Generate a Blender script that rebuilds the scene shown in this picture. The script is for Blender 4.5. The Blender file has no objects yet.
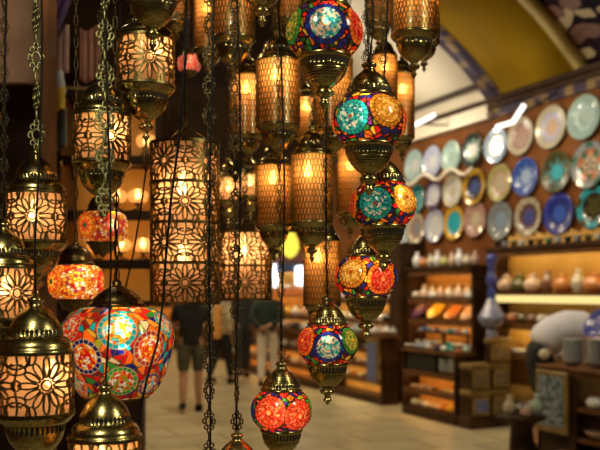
import bpy, math, random
import numpy as np
from mathutils import Vector, Matrix

sc = bpy.context.scene
COL = sc.collection
PI = math.pi
rnd = random.Random(7)

# ------------------------------------------------------------------ camera frame
FPX, CX, HOR, EYE = 824.0, 300.0, 290.0, 1.65
YAW = math.radians(25.0)
CA, SA = math.cos(YAW), math.sin(YAW)
FW = Vector((SA, CA, 0.0))
RT = Vector((CA, -SA, 0.0))
CAM = Vector((0, 0, EYE))


def P(x, y, d):
    """point seen at (x, y) of the 600x450 view, at depth d"""
    return CAM + FW * d + RT * ((x - CX) / FPX * d) + Vector((0, 0, (HOR - y) / FPX * d))


def on_x(x, y, X):
    """the same for a plane X = const"""
    t = (x - CX) / FPX
    return P(x, y, X / (SA + CA * t))


def on_y(x, y, Y):
    t = (x - CX) / FPX
    return P(x, y, Y / (CA - SA * t))


def depth_of(p):
    return p.x * SA + p.y * CA


# ------------------------------------------------------------------ materials
MATS = {}


def nodes_of(name):
    m = bpy.data.materials.new(name)
    m.use_nodes = True
    nt = m.node_tree
    nt.nodes.clear()
    out = nt.nodes.new('ShaderNodeOutputMaterial')
    MATS[name] = m
    return m, nt, out


def N(nt, kind, **kw):
    n = nt.nodes.new('ShaderNode' + kind)
    for k, v in kw.items():
        if k in n.inputs:
            n.inputs[k].default_value = v
        else:
            setattr(n, k, v)
    return n


def c4(c):
    return (c[0], c[1], c[2], 1.0)


def noise_color(nt, a, b, scale, lo=0.35, hi=0.65, detail=4.0, coord='Object'):
    tc = N(nt, 'TexCoord')
    no = N(nt, 'TexNoise', Scale=scale, Detail=detail)
    nt.links.new(tc.outputs[coord], no.inputs['Vector'])
    rp = N(nt, 'ValToRGB')
    rp.color_ramp.elements[0].position = lo
    rp.color_ramp.elements[1].position = hi
    rp.color_ramp.elements[0].color = c4(a)
    rp.color_ramp.elements[1].color = c4(b)
    nt.links.new(no.outputs['Fac'], rp.inputs['Fac'])
    return no, rp


def pmat(name, a, b=None, rough=0.5, metal=0.0, scale=8.0, bump=0.0, coat=0.0, lo=.35, hi=.65, spec=0.5):
    if name in MATS:
        return MATS[name]
    m, nt, out = nodes_of(name)
    b = b or tuple(min(1, v * 1.25 + .01) for v in a)
    no, rp = noise_color(nt, a, b, scale, lo, hi)
    p = N(nt, 'BsdfPrincipled', Roughness=rough, Metallic=metal)
    p.inputs['Coat Weight'].default_value = coat
    p.inputs['Coat Roughness'].default_value = 0.08
    p.inputs['Specular IOR Level'].default_value = spec
    nt.links.new(rp.outputs['Color'], p.inputs['Base Color'])
    if bump:
        bm = N(nt, 'Bump', Strength=bump, Distance=0.01)
        nt.links.new(no.outputs['Fac'], bm.inputs['Height'])
        nt.links.new(bm.outputs['Normal'], p.inputs['Normal'])
    nt.links.new(p.outputs['BSDF'], out.inputs['Surface'])
    return m


def emat(name, c, s):
    if name in MATS:
        return MATS[name]
    m, nt, out = nodes_of(name)
    e = N(nt, 'Emission', Color=c4(c), Strength=s)
    nt.links.new(e.outputs[0], out.inputs['Surface'])
    return m


def shade_mat(name, a, b, trans=.62, dif=.16, refr=.22, rough=.42, scale=30, attr=False, gloss=.06):
    """lamp glass: lets the light of the bulb inside through, scattered"""
    m, nt, out = nodes_of(name)
    if attr:
        at = N(nt, 'VertexColor', layer_name='Col')
        colo = at.outputs['Color']
    else:
        _, rp = noise_color(nt, a, b, scale)
        colo = rp.outputs['Color']
    t = N(nt, 'BsdfTranslucent')
    d = N(nt, 'BsdfDiffuse')
    r = N(nt, 'BsdfRefraction', Roughness=rough, IOR=1.25)
    g = N(nt, 'BsdfGlossy', Roughness=.12)
    for s in (t, d, r):
        nt.links.new(colo, s.inputs['Color'])
    m1 = N(nt, 'MixShader', Fac=dif / (trans + dif))
    nt.links.new(t.outputs[0], m1.inputs[1]); nt.links.new(d.outputs[0], m1.inputs[2])
    m2 = N(nt, 'MixShader', Fac=refr)
    nt.links.new(m1.outputs[0], m2.inputs[1]); nt.links.new(r.outputs[0], m2.inputs[2])
    m3 = N(nt, 'MixShader', Fac=gloss)
    nt.links.new(m2.outputs[0], m3.inputs[1]); nt.links.new(g.outputs[0], m3.inputs[2])
    nt.links.new(m3.outputs[0], out.inputs['Surface'])
    return m


def attr_mat(name, rough=.25, coat=.6, layer='Col'):
    m, nt, out = nodes_of(name)
    at = N(nt, 'VertexColor', layer_name=layer)
    p = N(nt, 'BsdfPrincipled', Roughness=rough)
    p.inputs['Coat Weight'].default_value = coat
    p.inputs['Coat Roughness'].default_value = .06
    nt.links.new(at.outputs['Color'], p.inputs['Base Color'])
    nt.links.new(p.outputs['BSDF'], out.inputs['Surface'])
    return m


BRASS = pmat('antique_brass', (.22, .165, .05), (.52, .42, .16), rough=.25, metal=1, scale=14, lo=.3, hi=.62)
BRASSD = pmat('dark_brass', (.07, .045, .014), (.26, .175, .06), rough=.33, metal=1, scale=16)
SLOT = pmat('painted_slot_shade', (.012, .009, .005), (.02, .015, .008), rough=.8)  # black put into the slot faces as the shade of the recess
FILI = pmat('filigree_brass', (.10, .075, .02), (.30, .22, .08), rough=.36, metal=1, scale=20)
CHAINB = pmat('green_patina_brass', (.16, .15, .06), (.40, .36, .16), rough=.42, metal=1, scale=40)
CHAIND = pmat('dark_chain_bronze', (.05, .037, .018), (.17, .12, .05), rough=.4, metal=1, scale=40)
CORD = pmat('black_cord', (.008, .007, .006), (.014, .012, .01), rough=.7, spec=.15)
OPAL = shade_mat('opal_glass', (.80, .47, .23), (.88, .54, .29), scale=6, refr=.26, rough=.30)
OPALY = shade_mat('honey_opal_glass', (.92, .50, .17), (.98, .58, .24), scale=6, refr=.28, rough=.28)
GLASSM = shade_mat('mosaic_glass', None, None, attr=True, trans=.6, dif=.2, refr=.15, rough=.38, gloss=.05)
BULB = emat('bulb_glow', (1, .72, .38), 30)
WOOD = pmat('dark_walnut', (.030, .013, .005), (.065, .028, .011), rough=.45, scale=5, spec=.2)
WOODM = pmat('mid_brown_wood', (.10, .042, .014), (.17, .072, .023), rough=.5, scale=5, spec=.2)
WALLW = pmat('orange_brown_boarding', (.13, .042, .009), (.20, .068, .015), rough=.6, scale=3, spec=.12)
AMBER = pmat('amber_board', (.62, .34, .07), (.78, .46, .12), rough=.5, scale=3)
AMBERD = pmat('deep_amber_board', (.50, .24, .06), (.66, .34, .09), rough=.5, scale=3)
GOLDF = pmat('gilt_frame', (.22, .14, .04), (.36, .25, .09), rough=.4, metal=.4, scale=10)
GLAZE = attr_mat('glazed_ceramic')
STRIPW = emat('warm_strip_glow', (1, .74, .30), 17)
STRIPY = emat('pale_yellow_strip_glow', (1, .76, .28), 1.15)
STRIPO = emat('orange_strip_glow', (1, .52, .14), 15)
TUBEW = emat('white_tube_glow', (1, .97, .86), 2.2)
WHITEL = emat('shop_window_glow', (.9, .95, 1), 3.0)
YELL = emat('yellow_lamp_glow', (1, .78, .08), 1.3)


# ------------------------------------------------------------------ mesh builder
class MB:
    def __init__(s):
        s.v, s.f, s.mi, s.sm = [], [], [], []
        s.m = 0
        s.smooth = True

    def add(s, vs, fs):
        b = len(s.v)
        s.v.extend([tuple(v) for v in vs])
        for f in fs:
            s.f.append(tuple(b + i for i in f)); s.mi.append(s.m); s.sm.append(s.smooth)
        return b

    def box(s, lo, hi, M=None, bev=0.0):
        x0, y0, z0 = lo; x1, y1, z1 = hi
        sm = s.smooth; s.smooth = False
        if bev <= 0:
            vs = [(x, y, z) for z in (z0, z1) for y in (y0, y1) for x in (x0, x1)]
            fs = [(0, 2, 3, 1), (4, 5, 7, 6), (0, 1, 5, 4), (2, 6, 7, 3), (0, 4, 6, 2), (1, 3, 7, 5)]
        else:
            # chamfered box as stacked rings
            b = bev
            def ring(i, z):
                return [(x0 + i + b, y0 + i, z), (x1 - i - b, y0 + i, z), (x1 - i, y0 + i + b, z), (x1 - i, y1 - i - b, z),
                        (x1 - i - b, y1 - i, z), (x0 + i + b, y1 - i, z), (x0 + i, y1 - i - b, z), (x0 + i, y0 + i + b, z)]
            vs = ring(b, z0) + ring(0, z0 + b) + ring(0, z1 - b) + ring(b, z1)
            fs = [tuple(range(7, -1, -1)), tuple(range(24, 32))]
            for k in range(3):
                for j in range(8):
                    fs.append((k * 8 + j, k * 8 + (j + 1) % 8, k * 8 + 8 + (j + 1) % 8, k * 8 + 8 + j))
        if M is not None:
            vs = [M @ Vector(v) for v in vs]
        s.add(vs, fs)
        s.smooth = sm

    def lathe(s, prof, n=32, ribs=(), nr=0, amp=.06, closed_top=False, closed_bot=False, M=None):
        """prof: (r, z) list; in ranges 'ribs' (index pairs) the radius is cut by vertical slots"""
        vs, fs, slot = [], [], []
        m = len(prof)
        for k, (r, z) in enumerate(prof):
            rib = any(a <= k <= b for a, b in ribs)
            for j in range(n):
                a = 2 * PI * j / n
                rr = r
                if rib and (j // max(1, n // (2 * nr))) % 2:
                    rr = r * (1 - amp)
                vs.append((rr * math.cos(a), rr * math.sin(a), z))
        for k in range(m - 1):
            for j in range(n):
                j2 = (j + 1) % n
                fs.append((k * n + j, k * n + j2, (k + 1) * n + j2, (k + 1) * n + j))
                slot.append(any(p <= k < q for p, q in ribs) and (j // max(1, n // (2 * nr))) % 2 == 1)
        if prof[0][1] > prof[-1][1]:
            fs = [f[::-1] for f in fs]
        if M is not None:
            vs = [M @ Vector(v) for v in vs]
        b = s.add(vs, fs)
        for q, sl in enumerate(slot):
            if sl:
                s.mi[len(s.mi) - len(fs) + q] = 1
        if closed_bot:
            s.f.append(tuple(b + j for j in range(n))); s.mi.append(s.m); s.sm.append(False)
        if closed_top:
            s.f.append(tuple(b + (m - 1) * n + j for j in range(n))); s.mi.append(s.m); s.sm.append(False)

    def tube(s, pts, r, n=6, closed=False, cap=True):
        pts = [Vector(p) for p in pts]
        m = len(pts)
        rs = r if isinstance(r, (list, tuple)) else [r] * m
        vs, fs = [], []
        up = None
        for k in range(m):
            a = pts[(k - 1) % m] if (closed or k > 0) else pts[k]
            b = pts[(k + 1) % m] if (closed or k < m - 1) else pts[k]
            t = (b - a)
            t = t.normalized() if t.length > 1e-9 else Vector((0, 0, 1))
            if up is None:
                up = Vector((0, 0, 1)) if abs(t.z) < .9 else Vector((1, 0, 0))
            side = t.cross(up)
            if side.length < 1e-6:
                side = t.cross(Vector((0, 1, 0)))
            side.normalize()
            up = side.cross(t).normalized()
            for j in range(n):
                an = 2 * PI * j / n
                vs.append(pts[k] + (side * math.cos(an) + up * math.sin(an)) * rs[k])
        for k in range(m if closed else m - 1):
            k2 = (k + 1) % m
            for j in range(n):
                j2 = (j + 1) % n
                fs.append((k * n + j, k * n + j2, k2 * n + j2, k2 * n + j))
        if cap and not closed:
            fs.append(tuple(range(n - 1, -1, -1)))
            fs.append(tuple((m - 1) * n + j for j in range(n)))
        s.add(vs, fs)

    def ribbon(s, uz, R, w, t, closed=False):
        """flat metal strip laid on a cylinder: uz = list of (angle, z)"""
        m = len(uz)
        vs, fs = [], []
        for k in range(m):
            a = uz[(k - 1) % m] if (closed or k > 0) else uz[k]
            b = uz[(k + 1) % m] if (closed or k < m - 1) else uz[k]
            dx, dz = (b[0] - a[0]) * R, b[1] - a[1]
            L = math.hypot(dx, dz) or 1
            nx, nz = -dz / L * w, dx / L * w
            u, z = uz[k]
            for sg, rr in ((1, R), (1, R + t), (-1, R + t), (-1, R)):
                an = u + sg * nx / R
                vs.append((rr * math.cos(an), rr * math.sin(an), z + sg * nz))
        for k in range(m if closed else m - 1):
            k2 = (k + 1) % m
            for j in range(4):
                j2 = (j + 1) % 4
                fs.append((k * 4 + j, k * 4 + j2, k2 * 4 + j2, k2 * 4 + j))
        s.add(vs, fs)

    def ball(s, c, r, n=12, m=8, sc3=(1, 1, 1)):
        vs, fs = [], []
        for i in range(m + 1):
            th = PI * i / m
            for j in range(n):
                a = 2 * PI * j / n
                vs.append((c[0] + r * sc3[0] * math.sin(th) * math.cos(a), c[1] + r * sc3[1] * math.sin(th) * math.sin(a), c[2] - r * sc3[2] * math.cos(th)))
        for i in range(m):
            for j in range(n):
                j2 = (j + 1) % n
                fs.append((i * n + j, i * n + j2, (i + 1) * n + j2, (i + 1) * n + j))
        s.add(vs, fs)

    def mesh(s, name, mats):
        me = bpy.data.meshes.new(name)
        me.from_pydata(s.v, [], s.f)
        if not isinstance(mats, (list, tuple)):
            mats = [mats]
        for m in mats:
            me.materials.append(m)
        me.polygons.foreach_set('material_index', s.mi)
        me.polygons.foreach_set('use_smooth', s.sm)
        me.update()
        return me

    def build(s, name, mats, parent=None, loc=None):
        return put(name, s.mesh(name, mats), parent, loc)


def put(name, me, parent=None, loc=None):
    o = bpy.data.objects.new(name, me)
    COL.objects.link(o)
    if parent is not None:
        o.parent = parent
    if loc is not None:
        o.location = loc
    return o


def tag(o, label=None, cat=None, group=None, kind=None):
    if label: o['label'] = label
    if cat: o['category'] = cat
    if group: o['group'] = group
    if kind: o['kind'] = kind
    return o


def thing(name, label, cat, loc=(0, 0, 0), rz=0.0, group=None, scale=1.0):
    o = bpy.data.objects.new(name, None)
    o.empty_display_size = .05
    COL.objects.link(o)
    o.location = loc
    o.rotation_euler = (0, 0, rz)
    o.scale = (scale,) * 3
    return tag(o, label, cat, group)


def struct(name, mb, mats):
    return tag(mb.build(name, mats), kind='structure')


def face_cam(p):
    c = CAM - Vector(p)
    return math.atan2(c.x, -c.y)


ORD = ['', 'second ', 'third ', 'fourth ', 'fifth ', 'sixth ', 'seventh ', 'eighth ', 'ninth ', 'tenth ', 'eleventh ', 'twelfth ',
       'thirteenth ', 'fourteenth ', 'fifteenth ', 'sixteenth ', 'seventeenth ', 'eighteenth ', 'nineteenth ', 'twentieth ']


def nth(i):
    return 'leftmost' if i == 0 else ORD[i].strip() + ' from the left'


# ------------------------------------------------------------------ lamp parts (unit radius = 1)
CAP = [(1.0, .80), (1.06, .83), (1.07, .88), (1.04, .93), (1.0, .95), (1.0, 1.02), (.96, 1.11), (.88, 1.21), (.79, 1.27), (.76, 1.28),
       (.74, 1.30), (.74, 1.45), (.72, 1.47), (.71, 1.50), (.66, 1.62), (.57, 1.77), (.45, 1.91), (.32, 2.02), (.22, 2.09), (.18, 2.15),
       (.17, 2.2), (.23, 2.25), (.23, 2.31), (.16, 2.36), (.08, 2.39), (.06, 2.5), (.0, 2.51)]
BOWL = [(1.0, -.80), (1.06, -.83), (1.07, -.89), (1.04, -.95), (1.0, -.98), (.96, -1.05), (.86, -1.13), (.83, -1.15),
        (.81, -1.17), (.81, -1.33), (.79, -1.35), (.77, -1.4), (.74, -1.52), (.66, -1.68), (.53, -1.84), (.38, -1.96), (.26, -2.03),
        (.19, -2.09), (.17, -2.15), (.17, -2.2)]
FIN = [(.17, -2.18), (.26, -2.24), (.27, -2.32), (.2, -2.4), (.11, -2.44), (.09, -2.56), (.13, -2.62), (.13, -2.68), (.07, -2.74), (.04, -2.84), (0, -2.86)]
MESH = {}


def lathe_mesh(key, prof, mat, n=48, ribs=(), nr=0, amp=.07, dz=0.0):
    if key not in MESH:
        mb = MB()
        mb.lathe([(r, z + dz) for r, z in prof], n, ribs, nr, amp)
        MESH[key] = mb.mesh(key, [mat, SLOT] if ribs else mat)
    return MESH[key]


def circ(cx, cy, r, n=16, a0=0., a1=2 * PI):
    return [(cx + r * math.cos(a0 + (a1 - a0) * k / n), cy + r * math.sin(a0 + (a1 - a0) * k / n)) for k in range(n + 1)]


def cell_lines(np_=12):
    """the pierced rosette of one square cell, in [-1,1]x[-1,1]"""
    L = [circ(0, 0, .17, 14)]
    for k in range(np_):
        a = 2 * PI * k / np_
        pts = []
        ro = .80 if k % 3 else .92
        for i in range(15):
            t = 2 * PI * i / 14
            rho = (ro + .24) / 2 - (ro - .24) / 2 * math.cos(t)
            w = .125 * math.sin(t) * (.45 + .55 * (rho / ro))
            pts.append((rho * math.cos(a) - w * math.sin(a), rho * math.sin(a) + w * math.cos(a)))
        L.append(pts)
    for sx in (-1, 1):
        for sy in (-1, 1):
            L.append([(sx * (.98 - x), sy * (.98 - y)) for x, y in circ(0, 0, .46, 9, 0, PI / 2)])
            sp = []
            for i in range(15):
                t = i / 14 * 3.6
                r = .23 * (1 - .2 * t / 1.2)
                sp.append((sx * (.74 + r * math.cos(t + 2.3)), sy * (.74 + r * math.sin(t + 2.3))))
            L.append(sp)
            L.append([(sx * (.5 + .16 * math.cos(t)), sy * (.96 - .3 * math.sin(t))) for t in [PI * i / 8 for i in range(9)]])
            L.append([(sx * (.96 - .3 * math.sin(t)), sy * (.5 + .16 * math.cos(t))) for t in [PI * i / 8 for i in range(9)]])
    L.append(circ(1, 0, .17, 10)); L.append(circ(0, 1, .0001, 3))
    L.append([(1 + .05 * math.sin(3 * PI * q), -1 + 2 * q) for q in [i / 10 for i in range(11)]])
    return L


def filigree_mesh(key, cols, rows, half, w=.024):
    if key in MESH:
        return MESH[key]
    mb = MB(); mb.smooth = False
    L = cell_lines()
    hu, hz = PI / cols, half / rows
    for i in range(cols):
        for j in range(rows):
            u0 = -PI / 2 + i * 2 * hu + (hu if j % 2 and rows > 2 else 0)
            z0 = -half + hz * (2 * j + 1)
            for pl in L:
                mb.ribbon([(u0 + x * hu, z0 + y * hz) for x, y in pl], 1.0, w, .05)
    for j in range(rows + 1):
        z = -half + 2 * hz * j
        mb.lathe([(1.0, z - .045), (1.07, z - .045), (1.07, z + .045), (1.0, z + .045)], 48)
    MESH[key] = mb.mesh(key, FILI)
    return MESH[key]


def net_mesh(key, half, n=36, rows=11):
    if key in MESH:
        return MESH[key]
    mb = MB(); mb.smooth = False
    ph = 2 * half / rows
    for j in range(rows + 1):
        z = -half + ph * j
        o = 0 if j % 2 else .5
        mb.ribbon([(2 * PI * (k + (o if True else 0)) / (2 * n) * 1.0 + o * PI / n, z + (.05 if k % 2 else -.05)) for k in range(2 * n)], 1.0, .030, .05, closed=True)
        if j < rows:
            for k in range(n):
                u = 2 * PI * k / n + (PI / n if (j % 2) else 0)
                mb.ribbon([(u, z - .0), (u + .012, z + ph / 2), (u, z + ph)], 1.0, .026, .05)
    MESH[key] = mb.mesh(key, FILI)
    return MESH[key]


def tube_shade(key, half, mat, r=.965):
    if key not in MESH:
        mb = MB()
        mb.lathe([(r, -half + 2 * half * k / 10) for k in range(11)], 48)
        MESH[key] = mb.mesh(key, mat)
    return MESH[key]


def bulb_mesh():
    if 'bulb' not in MESH:
        mb = MB()
        mb.lathe([(0, -.14), (.08, -.11), (.13, -.03), (.13, .04), (.08, .11), (.05, .15), (.05, .28), (.0, .28)], 14)
        MESH['bulb'] = mb.mesh('bulb', BULB)
    return MESH['bulb']


def ornate_link(mb, M, k):
    """openwork cast link, height 2, width ~1.15"""
    r = .055 * k
    def ring(cx, cz, rx, rz, n=12, rr=r):
        mb.tube([M @ Vector((cx + rx * math.cos(2 * PI * i / n), 0, cz + rz * math.sin(2 * PI * i / n))) for i in range(n)], rr, 4, closed=True)
    ring(0, 0, .27, .36, 14)
    for sz in (-1, 1):
        ring(0, sz * .78, .15, .2, 10)
        for sx in (-1, 1):
            ring(sx * .24, sz * .5, .15, .17, 10)
    for sx in (-1, 1):
        ring(sx * .4, 0, .13, .22, 10)


def plain_link(mb, M, k):
    n = 12
    mb.tube([M @ Vector((.3 * math.cos(2 * PI * i / n), 0, .98 * math.sin(2 * PI * i / n))) for i in range(n)], .09 * k, 5, closed=True)


def chain_part(parent, s, z0, z1, link=.05, style='ornate', mat=None, tilt=(0, 0), name='chain', fat=1.0, z_orn=None, seed=0):
    """links from local height z0 up to z1 (metres above the empty), tilt = metres of drift at the top"""
    mb = MB()
    rr = random.Random(seed)
    z = z0
    i = 0
    while z < z1:
        orn = style == 'ornate' and (z_orn is None or z >= z_orn)
        kk = i % 2
        L = (link if kk == 0 else link * .42) if style == 'ornate' else link
        q = (z + L / 2 - z0) / max(.01, z1 - z0)
        a = (rr.uniform(-.35, .35) if kk == 0 else PI / 2 + rr.uniform(-.3, .3))
        if style == 'ornate' and (i // 2) % 2:
            a += rr.choice((0, .9, -.8))
        h = L / 2 * 1.1
        M = Matrix.Translation(((tilt[0] * q) / s, (tilt[1] * q) / s, (z + L / 2) / s)) @ Matrix.Rotation(a, 4, 'Z') @ Matrix.Scale(h / s, 4)
        if style == 'ornate' and kk == 0:
            ornate_link(mb, M, h / s * fat)
        else:
            plain_link(mb, M, h / s * fat * (1.3 if style == 'ornate' else 1))
        z += L * .96
        i += 1
    return mb.build(name, mat or CHAIND, parent)


ZC = 3.15  # ceiling over the lantern stall


def cord_part(parent, s, z0, z1, off=(0, 0), tilt=(0, 0), r=.0022, name='cord', seed=1):
    mb = MB()
    rr = random.Random(seed)
    pts = []
    n = 14
    for i in range(n + 1):
        q = i / n
        wob = .006 * math.sin(q * 9 + seed) * (0 if i in (0,) else 1)
        pts.append(((off[0] * min(1, q * 6) + tilt[0] * q + wob) / s, (off[1] * min(1, q * 6) + tilt[1] * q) / s, (z0 + (z1 - z0) * q) / s))
    mb.tube(pts, r / s, 6)
    return mb.build(name, CORD, parent)


NLAMP = [0]


def lamp_base(name, label, x, y, rpx, d, zlow, group=None):
    s = rpx * d / FPX
    c = P(x, y, d)
    loc = Vector((c.x, c.y, c.z + zlow * s))
    t = thing(name, label, 'lamp', loc, face_cam(c), group, s)
    NLAMP[0] += 1
    return t, s, loc


def inner_light(parent, zc, power, s, off=(.0, -.25, .0), col=(1, .67, .35)):
    o = put('bulb', bulb_mesh(), parent, (off[0], off[1], zc + off[2] + .30))
    li = bpy.data.lights.new('bulb_light', 'POINT')
    li.energy = power
    li.color = col
    li.shadow_soft_size = .012
    lo = bpy.data.objects.new('bulb_light', li)
    COL.objects.link(lo)
    lo.parent = parent
    lo.location = (off[0], off[1], zc + off[2])


def hang(t, s, loc, ztop, style='ornate', link=.05, mat=None, top_dx=0.0, fat=1.0, cord=True, seed=0, z_orn=None, chain=True):
    """chain (and flex) from the cap up to the stall ceiling; top_dx in metres sideways as seen"""
    z0 = ztop * s
    z1 = ZC - loc.z
    tilt = (top_dx, 0)
    if chain:
        chain_part(t, s, z0 if z_orn is None else z_orn, z1, link, style, mat, tilt, fat=fat, seed=seed)
    if cord:
        cord_part(t, s, z0 - .01, z1, (.006, -.004), tilt, seed=seed)


def filigree_lantern(label, x, y, rpx, d, power=.2, rot=0.0, tassel=False, **hk):
    zl = -2.86 - (1.1 if tassel else 0)
    t, s, loc = lamp_base('filigree_lantern', label, x, y, rpx, d, zl, 'pierced brass cylinder lanterns')
    t.rotation_euler.z += rot
    k = 't' if tassel else ''
    put('cap', lathe_mesh('cap' + k, CAP, BRASS, 144, ((10, 11),), 36, .05, -zl), t)
    put('bowl', lathe_mesh('bowl' + k, BOWL, BRASS, 144, ((8, 9),), 36, .05, -zl), t)
    put('finial', lathe_mesh('finial' + k, FIN, BRASS, 24, dz=-zl), t)
    put('glass_shade', tube_shade('opal_cyl', .86, OPAL), t, (0, 0, -zl))
    put('filigree_cage', filigree_mesh('fili4', 4, 1, .84), t, (0, 0, -zl))
    ri = random.Random(int(x * 7 + y))
    inner_light(t, -zl + .1, power, s, (ri.uniform(-.2, .3), -.3, ri.uniform(-.1, .3)))
    if tassel:
        mb = MB()
        for i in range(4):
            a = i * PI / 4
            mb.tube([(.11 * math.sin(q * PI) * math.cos(a) * (1 if q < 1 else 0), .11 * math.sin(q * PI) * math.sin(a), 1.1 - q * 1.1) for q in [j / 8 for j in range(9)]], .022, 4)
            mb.tube([(-.11 * math.sin(q * PI) * math.cos(a), -.11 * math.sin(q * PI) * math.sin(a), 1.1 - q * 1.1) for q in [j / 8 for j in range(9)]], .022, 4)
        mb.build('drop_ornament', BRASSD, t)
    if hk.pop('hook', True):
        hang(t, s, loc, -zl + 2.42, **hk)
    return t, s, loc


def net_lantern(label, x, y, rpx, d, power=.2, half=1.55, **hk):
    zl = -2.86 - (half - .84)
    t, s, loc = lamp_base('honeycomb_lantern', label, x, y, rpx, d, zl, 'honeycomb mesh cylinder lanterns')
    e = half - .84
    k = '%.2f' % half
    put('cap', lathe_mesh('hcap' + k, [(r, z + e) for r, z in CAP], BRASS, 96, ((10, 11),), 24, .05, -zl), t)
    put('bowl', lathe_mesh('hbowl' + k, [(r, z - e) for r, z in BOWL], BRASS, 96, ((8, 9),), 24, .05, -zl), t)
    put('finial', lathe_mesh('hfin' + k, [(r, z - e) for r, z in FIN], BRASSD, 20, dz=-zl), t)
    put('glass_shade', tube_shade('honey_cyl' + k, half + .02, OPALY), t, (0, 0, -zl))
    put('mesh_cage', net_mesh('net' + k, half), t, (0, 0, -zl))
    ri = random.Random(int(x * 3 + y))
    inner_light(t, -zl + half * .45, power, s, (ri.uniform(-.25, .25), -.3, ri.uniform(-.1, .15)), (1, .58, .2))
    hk.setdefault('mat', CHAIND); hk.setdefault('link', .04); hk.setdefault('cord', False)
    hang(t, s, loc, -zl + e + 2.42, seed=int(x), **hk)
    return t, s, loc


# ------------------------------------------------------------------ mosaic glass
def mosaic_colors(V, meds, palette, grout, seed, nseed=110, g=.022, split=True, medgrout=None):
    rg = np.random.RandomState(seed)
    N_ = len(V)
    cand = V[rg.choice(N_, min(N_, nseed * 14), replace=False)]
    S = [cand[0]]
    dmin = np.linalg.norm(cand - S[0], axis=1)
    for _ in range(nseed - 1):
        k = int(np.argmax(dmin * rg.uniform(.55, 1, len(cand))))
        S.append(cand[k])
        dmin = np.minimum(dmin, np.linalg.norm(cand - S[-1], axis=1))
    S = np.array(S)
    D = np.sqrt(np.maximum(0, (V ** 2).sum(1)[:, None] + (S ** 2).sum(1)[None] - 2 * V @ S.T))
    i1 = np.argmin(D, 1)
    d1 = D[np.arange(N_), i1]
    D[np.arange(N_), i1] = 9
    d2 = D.min(1)
    pal = np.array(palette)
    cid = rg.randint(0, len(pal), (nseed, 2))
    tv = rg.normal(size=(nseed, 3)); tv /= np.linalg.norm(tv, axis=1)[:, None]
    sd = np.einsum('ij,ij->i', V - S[i1], tv[i1])
    side = (sd > 0).astype(int) if split else np.zeros(N_, int)
    C = pal[cid[i1, side]].copy()
    C *= rg.uniform(.8, 1.15, (nseed, 2))[i1, side][:, None]
    gr = np.array(grout)
    e = (d2 - d1) < g * 1.6
    if split:
        e |= np.abs(sd) < g * .55
    C[e] = gr
    mg = gr if medgrout is None else np.array(medgrout)
    for m in meds:
        c = np.array(m['c']); r = m['r']
        nr = np.array(m['n']); nr = nr / np.linalg.norm(nr)
        e1 = np.cross((0, 0, 1.), nr); e1 /= np.linalg.norm(e1)
        e2 = np.cross(nr, e1)
        W = V - c
        q = np.linalg.norm(W, axis=1) / r
        ang = np.arctan2(W @ e2, W @ e1)
        ins = (q < 1.03) & ((V @ nr) > 0)
        nt = m.get('nt', 22)
        ph = (ang / (2 * PI) * nt) % 1
        tid = np.floor((ang / (2 * PI) + .5) * nt).astype(int) % nt
        jit = rg.uniform(.7, 1.25, nt)
        rc = np.array(m['ring'])[None] * jit[tid][:, None]
        if 'ring2' in m:
            rc[tid % 2 == 1] = np.array(m['ring2'])
        ringm = (q >= .74)
        gm = ringm & ((ph < .16) | (q > .985) | (q < .775))
        col = rc
        # beads in concentric rows
        nb = m.get('rows', 7)
        row = np.floor(q / .74 * nb).astype(int)
        fr = (q / .74 * nb) % 1
        cnt = np.maximum(1, (row * 6.3)).astype(int)
        bid = np.floor((ang / (2 * PI) + .5) * cnt).astype(int)
        hsh = (np.sin(bid * 12.9898 + row * 78.233 + seed) * 43758.5453) % 1
        bp = np.array(m['beads'])
        bc = bp[np.minimum((hsh * len(bp)).astype(int), len(bp) - 1)]
        if m.get('flower'):
            pet = np.cos(ang * m['flower'])
            bc = np.where((q < .5 + .2 * pet)[:, None], bp[0], bp[1])
            bc = np.where((q < .2)[:, None], np.array(m['center']), bc)
        else:
            bc = bc * np.where((fr < .22) & (row > 0), .35, 1.0)[:, None]
            bc = np.where((q < .13)[:, None], np.array(m['center']), bc)
        inner = q < .76
        col = np.where(inner[:, None], bc, col)
        col = np.where(gm[:, None], mg, col)
        C = np.where(ins[:, None], col, C)
    return np.clip(C, 0, 1)


def color_lathe(key, prof, mat, colfn, nu=360, step=.0125):
    """finely cut surface of revolution with its tile pattern as a colour attribute"""
    pts = []
    for (r0, z0), (r1, z1) in zip(prof[:-1], prof[1:]):
        L = math.hypot(r1 - r0, z1 - z0)
        k = max(1, int(L / step))
        for i in range(k):
            pts.append((r0 + (r1 - r0) * i / k, z0 + (z1 - z0) * i / k))
    pts.append(prof[-1])
    mb = MB()
    mb.lathe(pts, nu)
    me = mb.mesh(key, mat)
    V = np.array(mb.v)
    C = colfn(V)
    at = me.color_attributes.new('Col', 'FLOAT_COLOR', 'POINT')
    at.data.foreach_set('color', np.hstack([C, np.ones((len(C), 1))]).astype(np.float32).ravel())
    return me


def med(phi, lat, r, ring, beads, center, rz=.8, **k):
    a = math.radians(phi)
    c = (math.sin(a) * math.cos(lat), -math.cos(a) * math.cos(lat), rz * math.sin(lat))
    return dict(c=c, n=c, r=r, ring=ring, beads=beads, center=center, **k)


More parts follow.
